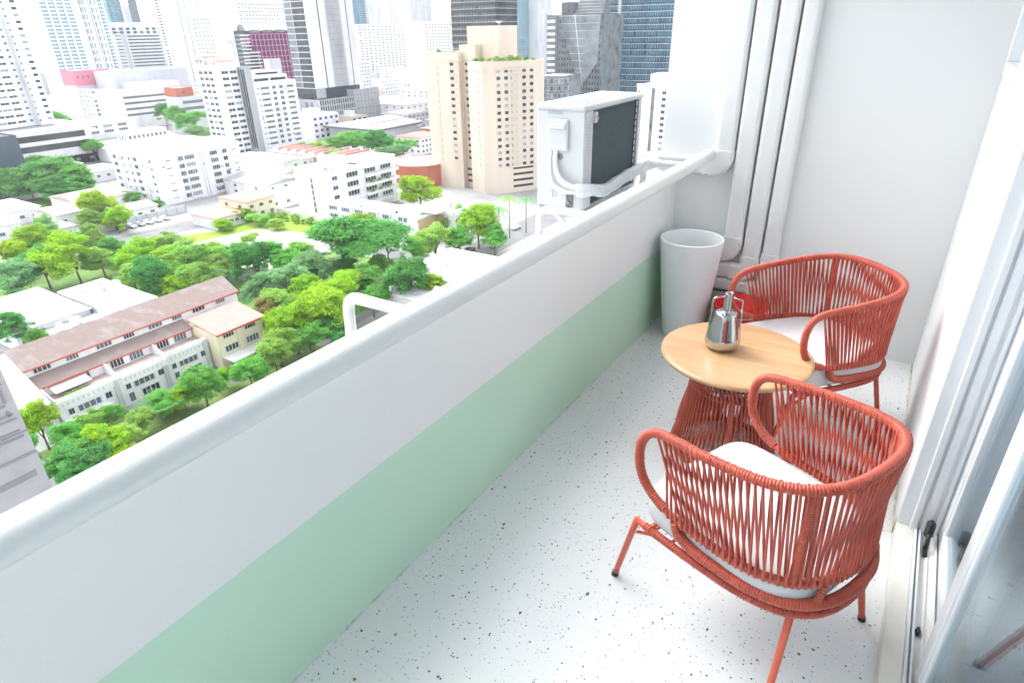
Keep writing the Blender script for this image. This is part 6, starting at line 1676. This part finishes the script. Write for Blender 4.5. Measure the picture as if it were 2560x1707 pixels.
palm('tall palm at the street, left of the pair by the cream tower', -108.3, 161.5, 11.5, 3.6, 16, 'g', 1.05); palm('taller yellow-tipped palm at the street, right of the pair', -108.5, 168.0, 13.5, 3.8, 14, 'y', .9)
palm('palm half hidden behind the air conditioner', -107.0, 176.0, 11.5, 3.4, 14, 'g', 1.0)
palm('fan palm with upright fronds in the row house garden', -104.5, 45.5, 2.2, 4.6, 18, 'p', .15); palm('small palm among the trees before the podium', -262, 232, 11, 4.4, 14, 'l', .8); palm('palm behind the slender white tower', -352, 226, 17, 5.0, 14, 'p', .8)

# planting on roofs, terraces and the lawn
SH = crown_mesh(31, False, 40, 44, .10)
def shrub(label, x, y, z, r, ck, group=None):
    t = thing('shrub', label, 'shrub', (x, y, z), 0, group)
    c = link('foliage', SH, t, (0, 0, r * .6), trng.uniform(0, 6), (r, r, r * .75)); c.color = (*LEAFCOL[ck], 1)
    link('stem', TRUNKS[0], t, (0, 0, 0), 0, (r * .5, r * .5, r * .5))
for k, (x, y, r, ck) in enumerate(((-156.5, 219.5, 1.6, 'g'), (-152.5, 218.8, 1.9, 'l'), (-149.0, 218.8, 1.5, 'y'), (-147.0, 220.2, 2.2, 'l'), (-145.3, 222.0, 1.7, 'y'), (-143.6, 225.0, 2.3, 'l'), (-141.5, 228.0, 2.0, 'y'), (-139.8, 231.5, 1.7, 'g'), (-138.6, 234.0, 1.3, 'l'))):
    shrub(f'{ORD[k]} shrub from the left in the garden on the cream tower right wing', x, y, -9.8, r, ck, 'roof garden shrubs')
for k, (x, y, r, ck) in enumerate(((-180, 222, .9, 'y'), (-176.5, 222, 1.5, 'g'), (-173, 222, .8, 'y'), (-169, 222, .9, 'y'))):
    shrub(f'{ORD[k]} shrub from the left on the cream tower left wing roof', x, y, -6.7, r, ck, 'roof garden shrubs')
for k, (y, ck) in enumerate(((36.5, 'y'), (37.6, 'y'), (38.7, 'l'))): shrub(f'{ORD[k]} potted shrub from the left on the row house terrace', -115.8, y, -54.2, .75, ck, 'row house terrace shrubs')
for k in range(14):
    shrub(f'{ORD[k]} low bush along the far edge of the lawn', -206 + k * 2.0, 146.5 + 2.0 * math.sin(k * 1.7), G + .06, trng.uniform(1.2, 2.1), 'yl'[k % 2], 'lawn bushes')
for k, (x, y, r, ck) in enumerate(((-110.0, 43, 1.0, 'g'), (-109.5, 47.5, 1.1, 'd'), (-110.0, 51, 1.2, 'y'), (-109, 53.5, 1.0, 'g'), (-108.4, 56.5, 1.3, 'y'), (-107.5, 59.5, 1.1, 'l'), (-107, 63, 1.4, 'g'), (-105.5, 66, 1.3, 'y'), (-105, 69.5, 1.6, 'g'))):
    shrub(f'{ORD[k]} garden shrub from the left at the row house foot', x, y, G + .02, r, ck, 'row house garden shrubs')
for k in range(6): shrub(f'{ORD[k]} planter shrub on the stair block balconies', -174.6, 174 + (k % 3) * 4.5, G + 3.4 + 3.4 * (1 + k // 3), 1.1, 'yl'[k % 2], 'balcony planters')

# ------------------------------------------------------------------ hazy tropical air
hz = MB().box(-4300, 1000, -2700, 4300, G - 2, 68)
m = bpy.data.materials.new('haze'); m.use_nodes = True
nt = m.node_tree; nt.nodes.clear()
out = nt.nodes.new('ShaderNodeOutputMaterial'); pv = nt.nodes.new('ShaderNodeVolumePrincipled')
pv.inputs['Color'].default_value = (0.93, 0.96, 1.0, 1); pv.inputs['Density'].default_value = HAZE; pv.inputs['Anisotropy'].default_value = 0.2
pv.inputs['Density Attribute'].default_value = ''
nt.links.new(pv.outputs[0], out.inputs['Volume'])
if HAZE > 0:
    o = link('haze', hz.mesh('haze', m)); o['kind'] = 'stuff'
